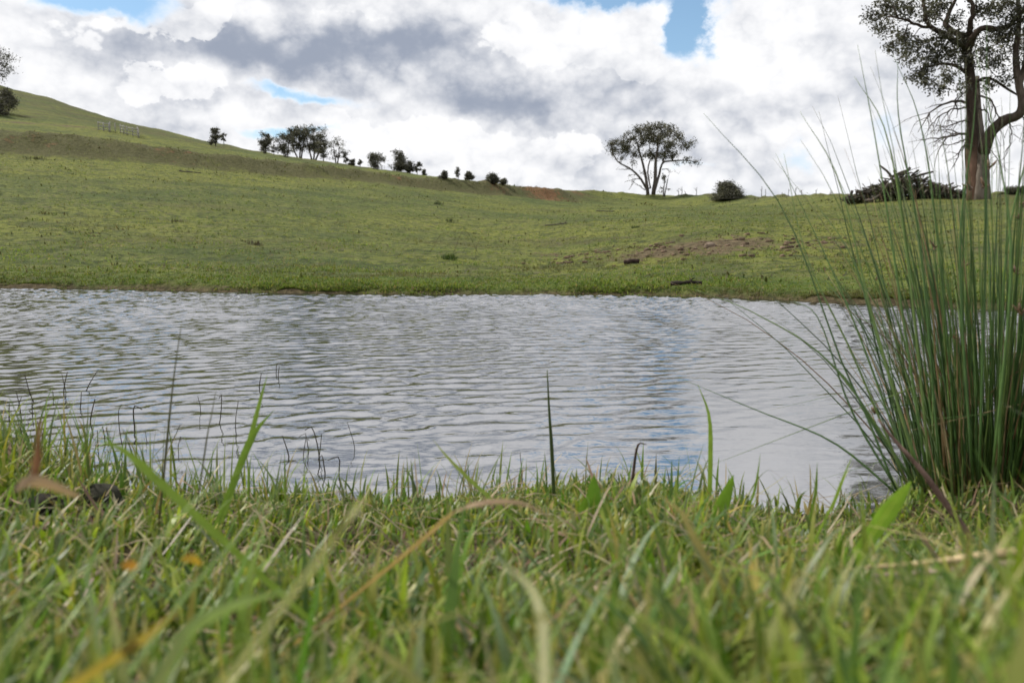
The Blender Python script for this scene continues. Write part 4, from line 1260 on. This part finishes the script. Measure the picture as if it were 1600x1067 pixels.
n_st = 0
for i_ in range(700):
    ang = rng.random() * 6.283
    rr_ = 0.142 * math.sqrt(rng.random())
    outw = rr_ / 0.142
    dryp = rng.random() < 0.25
    lean = 0.02 + 0.31 * outw * rng.random() + 0.06 * abs(rng.normal())
    curl = abs(rng.normal(0.16, 0.14)) * (0.4 + outw)
    L = rng.uniform(0.26, 0.58) if rng.random() < 0.78 else rng.uniform(0.55, 0.70)
    if dryp: L *= rng.uniform(0.4, 0.95); lean += 0.12
    if rng.random() < 0.09: lean += 0.3; curl += 0.3
    pts, rd, col = rush_stem(i_, ang, rr_, lean, curl, L, rng.uniform(0.0010, 0.0018), dryp)
    if n_st < 285:
        bg_ = Bag(); bg_.tube(pts, rd, 5, col)
        if not dryp and rng.random() < 0.14:            # a small brown flower tuft on the side of the stem
            for _ in range(5):
                k = 8; e = pts[k] + rng.normal(size=3) * 0.006 + np.array([0, 0, 0.006])
                bg_.tube([pts[k], (pts[k] + e) / 2, e], [0.0008, 0.0022, 0.0006], 4, (0.15, 0.09, 0.05))
        link_ob('stem', bg_.build('stem'), rush, M_RUSH); n_st += 1
    else:
        rest.tube(pts, rd, 4, col)
o = link_ob('stems', rest.build('stems'), rush, M_RUSH); o['kind'] = 'stuff'
# long outlying stems, placed as seen
for pts_ in [[(1430, 760), (1330, 600), (1225, 330), (1100, 178)], [(1420, 765), (1335, 560), (1260, 400), (1225, 240)], [(1425, 750), (1300, 570), (1180, 490), (1085, 452)],
             [(1400, 770), (1300, 690), (1180, 640), (1060, 590)], [(1440, 760), (1360, 480), (1310, 280), (1250, 175)], [(1450, 760), (1400, 420), (1370, 230), (1340, 70)],
             [(1455, 755), (1420, 420), (1385, 210), (1335, 120)], [(1470, 760), (1440, 400), (1405, 190), (1403, 95)], [(1500, 760), (1470, 420), (1440, 200), (1395, 85)],
             [(1520, 755), (1500, 400), (1520, 210), (1528, 90)], [(1530, 750), (1540, 400), (1541, 200), (1542, 30)], [(1550, 750), (1580, 420), (1560, 240), (1525, 80)],
             [(1400, 765), (1340, 620), (1290, 560), (1240, 520)], [(1405, 770), (1330, 640), (1280, 500), (1240, 470)], [(1560, 750), (1570, 420), (1600, 260), (1625, 180)],
             [(1430, 765), (1345, 530), (1290, 400), (1212, 240)], [(1445, 760), (1380, 560), (1330, 400), (1260, 300)]]:
    r_ = 1.20 + rng.normal() * 0.05
    p3 = spline([at(x_, y_, r_ + 0.02 * n_) for n_, (x_, y_) in enumerate(pts_)], 14) - rb
    u = np.linspace(0, 1, 14)
    bg_ = Bag(); bg_.tube(p3, 0.0017 * np.clip((1 - u) * 1.1 + 0.14, 0.14, 1), 5, R_PAL[rng.integers(0, 3)] * 1.1)
    link_ob('stem', bg_.build('stem'), rush, M_RUSH)

# ------------------------------------------------------------------ single plants on the near bank
def near_plant(name, label, cat, pts_, wid, col, r0, dr=0.0, kind='ribbon', group=None, m_=None, tipcol=None, root=True, n=14, fold=0.3, side=None):
    """one stem or blade: pixel path at distance r0 (r0+dr at the tip)"""
    P_ = [at(x_, y_, r0 + dr * i_ / max(1, len(pts_) - 1)) for i_, (x_, y_) in enumerate(pts_)]
    if root:
        gz_ = float(ground_z(P_[0][0], P_[0][1]))
        if P_[0][2] > gz_ + 0.004: 
            dd = P_[0] - P_[1]; dd[2] = min(dd[2], -0.4 * np.linalg.norm(dd[:2]) - 1e-3); dd /= np.linalg.norm(dd)
            q_ = P_[0].copy()
            for _ in range(200):
                q_ = q_ + dd * 0.004
                if q_[2] < float(ground_z(q_[0], q_[1])) - 0.004: break
            P_.insert(0, q_)
        else: P_[0][2] = gz_ - 0.004
    L = spline(P_, n); u = np.linspace(0, 1, n)
    c = np.tile(np.array(col, float), (n, 1))
    if tipcol is not None: c = c * (1 - u[:, None] ** 2) + np.array(tipcol) * u[:, None] ** 2
    bag = Bag()
    if kind == 'ribbon':
        w = wid * np.minimum(1, 0.55 + 1.6 * u) * np.clip((1 - u) * 2.5, 0.05, 1)
        s = np.array([0.86, 0.35, 0.35]) if side is None else np.asarray(side, float)
        bag.ribbon(L, w, s, c, fold)
    elif kind == 'leaf':
        w = wid * np.sin(np.clip(u * 0.97 + 0.03, 0, 1) * math.pi) ** 0.75 + 0.0006
        bag.ribbon(L, w, np.array([0.93, 0.2, 0.1]) if side is None else np.asarray(side, float), c, fold)
    else:
        bag.tube(L, wid / 2 * np.clip((1 - u) * 1.1 + 0.25, 0.25, 1), 6, c)
    o = link_ob(name, bag.build(name, P_[0]), None, m_ or M_GRASS); o.location = P_[0]
    return tag(o, label, cat, group)


GR, LG, BG, ST, BR = (0.12, 0.19, 0.03), (0.17, 0.25, 0.05), (0.20, 0.27, 0.17), (0.40, 0.29, 0.13), (0.18, 0.11, 0.075)
near_plant('lone_rush', 'single tall dark green rush stem standing alone in the middle foreground', 'rush', [(866, 800), (862, 700), (858, 640), (855, 578)], 0.006, (0.06, 0.085, 0.03), 1.14, kind='tube', m_=M_RUSH)
near_plant('grass_shoot', 'tall slim green grass blade right of centre against the water', 'grass blade', [(1108, 790), (1110, 720), (1108, 650), (1090, 600)], 0.0075, LG, 1.05)
near_plant('dead_stalk', 'bent brown dead stalk leaning beside the broad leaves', 'stalk', [(980, 790), (988, 750), (996, 697), (1010, 694)], 0.005, (0.07, 0.05, 0.04), 1.12, kind='tube', m_=M_WOOD)
near_plant('broadleaf_weed', 'broad pointed green leaf upright at the water edge right of the tall rush', 'leaf', [(925, 815), (927, 780), (928, 742)], 0.022, (0.10, 0.19, 0.03), 0.95, kind='leaf')
near_plant('broadleaf_weed', 'short broad green leaf just left of the pointed upright leaf', 'leaf', [(918, 820), (915, 800), (914, 778)], 0.018, (0.11, 0.19, 0.03), 0.94, kind='leaf')
near_plant('broadleaf_weed', 'wide green leaf slanting right of the slim tall blade', 'leaf', [(1122, 805), (1132, 780), (1146, 742)], 0.020, (0.12, 0.21, 0.035), 0.95, kind='leaf')
near_plant('broadleaf_weed', 'large bright green leaf slanting in front of the rush clump', 'leaf', [(1372, 822), (1396, 788), (1424, 752)], 0.022, (0.15, 0.25, 0.04), 0.72, kind='leaf')
near_plant('broadleaf_weed', 'rounded dark leaf next to the bent brown stalk', 'leaf', [(990, 800), (996, 775), (999, 757)], 0.012, (0.06, 0.08, 0.03), 1.0, kind='leaf')
near_plant('broadleaf_weed', 'broad leaf lying low between the upright leaf and the bent stalk', 'leaf', [(960, 822), (950, 800), (935, 785)], 0.018, (0.13, 0.19, 0.05), 0.9, kind='leaf')
near_plant('dead_stalk', 'thick purple-brown dead stalk leaning across the foot of the rushes', 'stalk', [(1470, 776), (1440, 735), (1400, 690), (1372, 655)], 0.0075, (0.15, 0.10, 0.085), 0.98, kind='tube', m_=M_WOOD)
near_plant('straw_stalk', 'pale straw stalk lying across the grass at the right edge', 'stalk', [(1640, 856), (1540, 868), (1440, 880), (1330, 888)], 0.0065, (0.40, 0.32, 0.19), 0.56, kind='tube', m_=M_WOOD, root=False)
near_plant('straw_stalk', 'greyish dead stalk lying under the pale straw stalk', 'stalk', [(1660, 880), (1560, 884), (1470, 893), (1360, 899)], 0.007, (0.24, 0.19, 0.16), 0.58, kind='tube', m_=M_WOOD, root=False)
near_plant('grass_shoot', 'long pale blue-green blade sweeping up to the right at lower left', 'grass blade', [(120, 1020), (200, 905), (290, 795), (378, 730)], 0.0052, (0.27, 0.33, 0.25), 0.34, 0.06, side=(0.5, 0.2, 0.6))
near_plant('grass_shoot', 'second pale blade crossing lower in the left corner', 'grass blade', [(20, 1000), (90, 920), (160, 872), (226, 815)], 0.0042, (0.25, 0.29, 0.20), 0.33, 0.06, side=(0.5, 0.2, 0.6))
near_plant('grass_shoot', 'thick bright green blade leaning left over the water on the left bank', 'grass blade', [(300, 800), (240, 745), (195, 705), (148, 684)], 0.0055, (0.15, 0.22, 0.05), 0.52, side=(0.3, 0.2, 0.9))
near_plant('grass_shoot', 'blunt-tipped upright blade with a bent top on the left bank', 'grass blade', [(372, 735), (386, 700), (402, 670), (429, 640)], 0.0085, (0.12, 0.19, 0.04), 0.95)
near_plant('grass_shoot', 'thin long blade rising left of the blunt-tipped blade', 'grass blade', [(374, 735), (392, 680), (408, 620), (418, 585)], 0.0055, (0.14, 0.21, 0.05), 0.96)
near_plant('seeding_grass', 'thin seed stem standing tall over the water at left', 'grass stem', [(258, 720), (266, 640), (274, 570), (284, 505)], 0.0028, (0.13, 0.13, 0.06), 0.95, kind='tube')
near_plant('seeding_grass', 'faint thin stem standing right of the tall seed stem', 'grass stem', [(318, 720), (324, 680), (332, 640), (338, 605)], 0.002, (0.16, 0.16, 0.09), 0.95, kind='tube')
near_plant('seed_head', 'blurred orange-tan dry seed head rising at centre left', 'seed head', [(500, 870), (530, 830), (552, 800), (578, 772)], 0.0055, (0.22, 0.23, 0.06), 0.23, 0.02, kind='leaf', tipcol=(0.46, 0.34, 0.17), side=(0.7, 0.2, 0.6))
near_plant('dry_grass_shoot', 'yellowed curling blade hanging in the lower centre', 'grass blade', [(850, 1050), (848, 980), (828, 915), (772, 872)], 0.0040, (0.22, 0.22, 0.06), 0.22, 0.05, side=(0.8, 0.1, 0.5))
near_plant('dry_grass_shoot', 'brown dry blade arching over in the centre foreground', 'grass blade', [(640, 860), (720, 795), (810, 785), (880, 820)], 0.0045, (0.30, 0.20, 0.12), 0.48, kind='ribbon', tipcol=(0.42, 0.29, 0.2))
near_plant('dry_grass_shoot', 'orange-brown blade along the bottom left corner', 'grass blade', [(130, 1060), (190, 1020), (240, 985), (285, 945)], 0.004, (0.34, 0.25, 0.06), 0.27, side=(0.5, 0.2, 0.7))
near_plant('dock_stalk', 'upright reddish dock stalk at the left edge', 'stalk', [(52, 760), (58, 720), (60, 690), (64, 655)], 0.004, (0.24, 0.12, 0.06), 0.45, kind='tube', m_=M_WOOD, root=False)
near_plant('fallen_leaf', 'crumpled pinkish-brown dry leaf at the foot of the reddish stalk', 'leaf', [(24, 768), (44, 752), (76, 756), (128, 778)], 0.005, (0.33, 0.22, 0.15), 0.42, kind='leaf', root=False, side=(0.2, 0.5, 0.8))
near_plant('fallen_leaf', 'small orange dead leaf in the left foreground grass', 'leaf', [(190, 884), (203, 882), (216, 886)], 0.004, (0.50, 0.24, 0.03), 0.40, kind='leaf', root=False, side=(0.2, 0.5, 0.8))
near_plant('fallen_leaf', 'small orange-yellow leaf right of the other orange leaf', 'leaf', [(283, 874), (300, 872), (315, 882)], 0.0035, (0.48, 0.30, 0.03), 0.44, kind='leaf', root=False, side=(0.2, 0.5, 0.8))
near_plant('grass_shoot', 'thick green blade slanting up right through the lower left grass', 'grass blade', [(210, 1040), (290, 930), (370, 840), (450, 745)], 0.0075, (0.11, 0.18, 0.03), 0.36, 0.08, side=(0.6, 0.2, 0.5))
near_plant('grass_shoot', 'broad pale green blade curving across the bottom left of centre', 'grass blade', [(250, 1060), (300, 980), (380, 940), (470, 920)], 0.0055, (0.24, 0.32, 0.12), 0.31, side=(0.3, 0.2, 0.8))
near_plant('grass_shoot', 'bright green blade slanting down right over the water in the middle', 'grass blade', [(790, 800), (740, 755), (700, 715), (676, 686)], 0.004, LG, 0.85, tipcol=(0.3, 0.33, 0.1))
near_plant('grass_shoot', 'green blade standing against the water left of the large slanting leaf', 'grass blade', [(1290, 810), (1305, 780), (1320, 740), (1334, 708)], 0.006, LG, 0.9)
near_plant('grass_shoot', 'thin dark blade against the water midway to the rush clump', 'grass blade', [(1268, 800), (1274, 770), (1276, 745), (1277, 722)], 0.005, (0.10, 0.16, 0.03), 1.0)
near_plant('grass_shoot', 'slender straight blade right of the wide slanting leaf', 'grass blade', [(1166, 800), (1178, 770), (1184, 740), (1188, 708)], 0.0045, GR, 1.0)

# dead stalks standing in the shallows
rng = np.random.default_rng(19)
spots_ = [(22, 640), (34, 655), (52, 648), (62, 630), (75, 690), (78, 625), (98, 615), (108, 612), (128, 610), (140, 660), (150, 700), (160, 690), (172, 690), (196, 700), (215, 665), (232, 690), (310, 640), (338, 662), (370, 678),
          (456, 715), (472, 712), (478, 705), (492, 720), (512, 738), (528, 742), (555, 702), (424, 585), (436, 590), (598, 505), (608, 500), (404, 605), (500, 722), (806, 785), (822, 780), (835, 785), (790, 770), (120, 640), (15, 660), (250, 700), (285, 705)]
for (px, py) in spots_:
    t = float(ray(px, py)[1]); r_ = H / -t
    P0 = at(px, py, r_); P0[2] = -0.03
    hh = rng.uniform(0.03, 0.075) * (1.25 if py > 600 else 0.7)
    tp = P0 + np.array([rng.normal() * 0.018, rng.normal() * 0.014, hh * rng.uniform(0.5, 1.15) + 0.03])
    md = (P0 + tp) / 2 + rng.normal(size=3) * 0.004
    pl = [P0, md, tp]
    if rng.random() < 0.35: pl.append(tp + np.array([rng.normal() * 0.02, 0, -0.012 * rng.random()]))
    bag = Bag(); bag.tube(spline(pl, 8), np.linspace(0.0013, 0.0007, 8) * rng.uniform(0.6, 1.2) * (1 + 0.3 * (r_ > 2)), 5, (0.035, 0.032, 0.022))
    o = link_ob('dead_reed', bag.build('dead_reed', P0), None, M_WOOD); o.location = P0
    where = 'off the left bank' if px < 300 else ('off the bank left of centre' if px < 620 else 'beside the lone tall rush')
    shape = 'snapped over dark dead reed' if len(pl) > 3 else ('tall thin dark dead reed' if tp[2] > 0.075 else 'short thin dark dead reed')
    tag(o, shape + ' in the shallows ' + where + (', far out' if py < 612 else ''), 'reed', 'dead reeds standing in the shallows')

# dark mud lumps and clods
for n_, (px, py, rr_, s, lab, col) in enumerate([
    (155, 668, 1.15, 0.022, 'dark wet mud lump among the reeds on the left bank', (0.025, 0.025, 0.018)),
    (62, 706, 1.10, 0.020, 'low black mud lump at the far left water edge', (0.022, 0.02, 0.016)),
    (940, 858, 0.62, 0.016, 'pale brown crumbly clod in the grass below the broad leaves', (0.30, 0.23, 0.18)),
    (1066, 955, 0.40, 0.013, 'round brown clod in the lower right-centre grass', (0.20, 0.14, 0.11)),
    (1110, 962, 0.39, 0.011, 'dark clod beside the round brown clod', (0.10, 0.075, 0.06)),
    (1200, 1045, 0.31, 0.012, 'pinkish brown clod at the bottom edge', (0.36, 0.23, 0.18)),
    (955, 835, 0.66, 0.012, 'smaller pale clod just behind the crumbly clod', (0.34, 0.27, 0.22))]):
    p_ = at(px, py, rr_); p_[2] = float(ground_z(p_[0], p_[1])) + s * 0.4
    rock(0, 0, s, col, lab, 'clod', 'mud_clod', 40 + n_, rpos=p_, sq=(1.1, 1.0, 0.8))
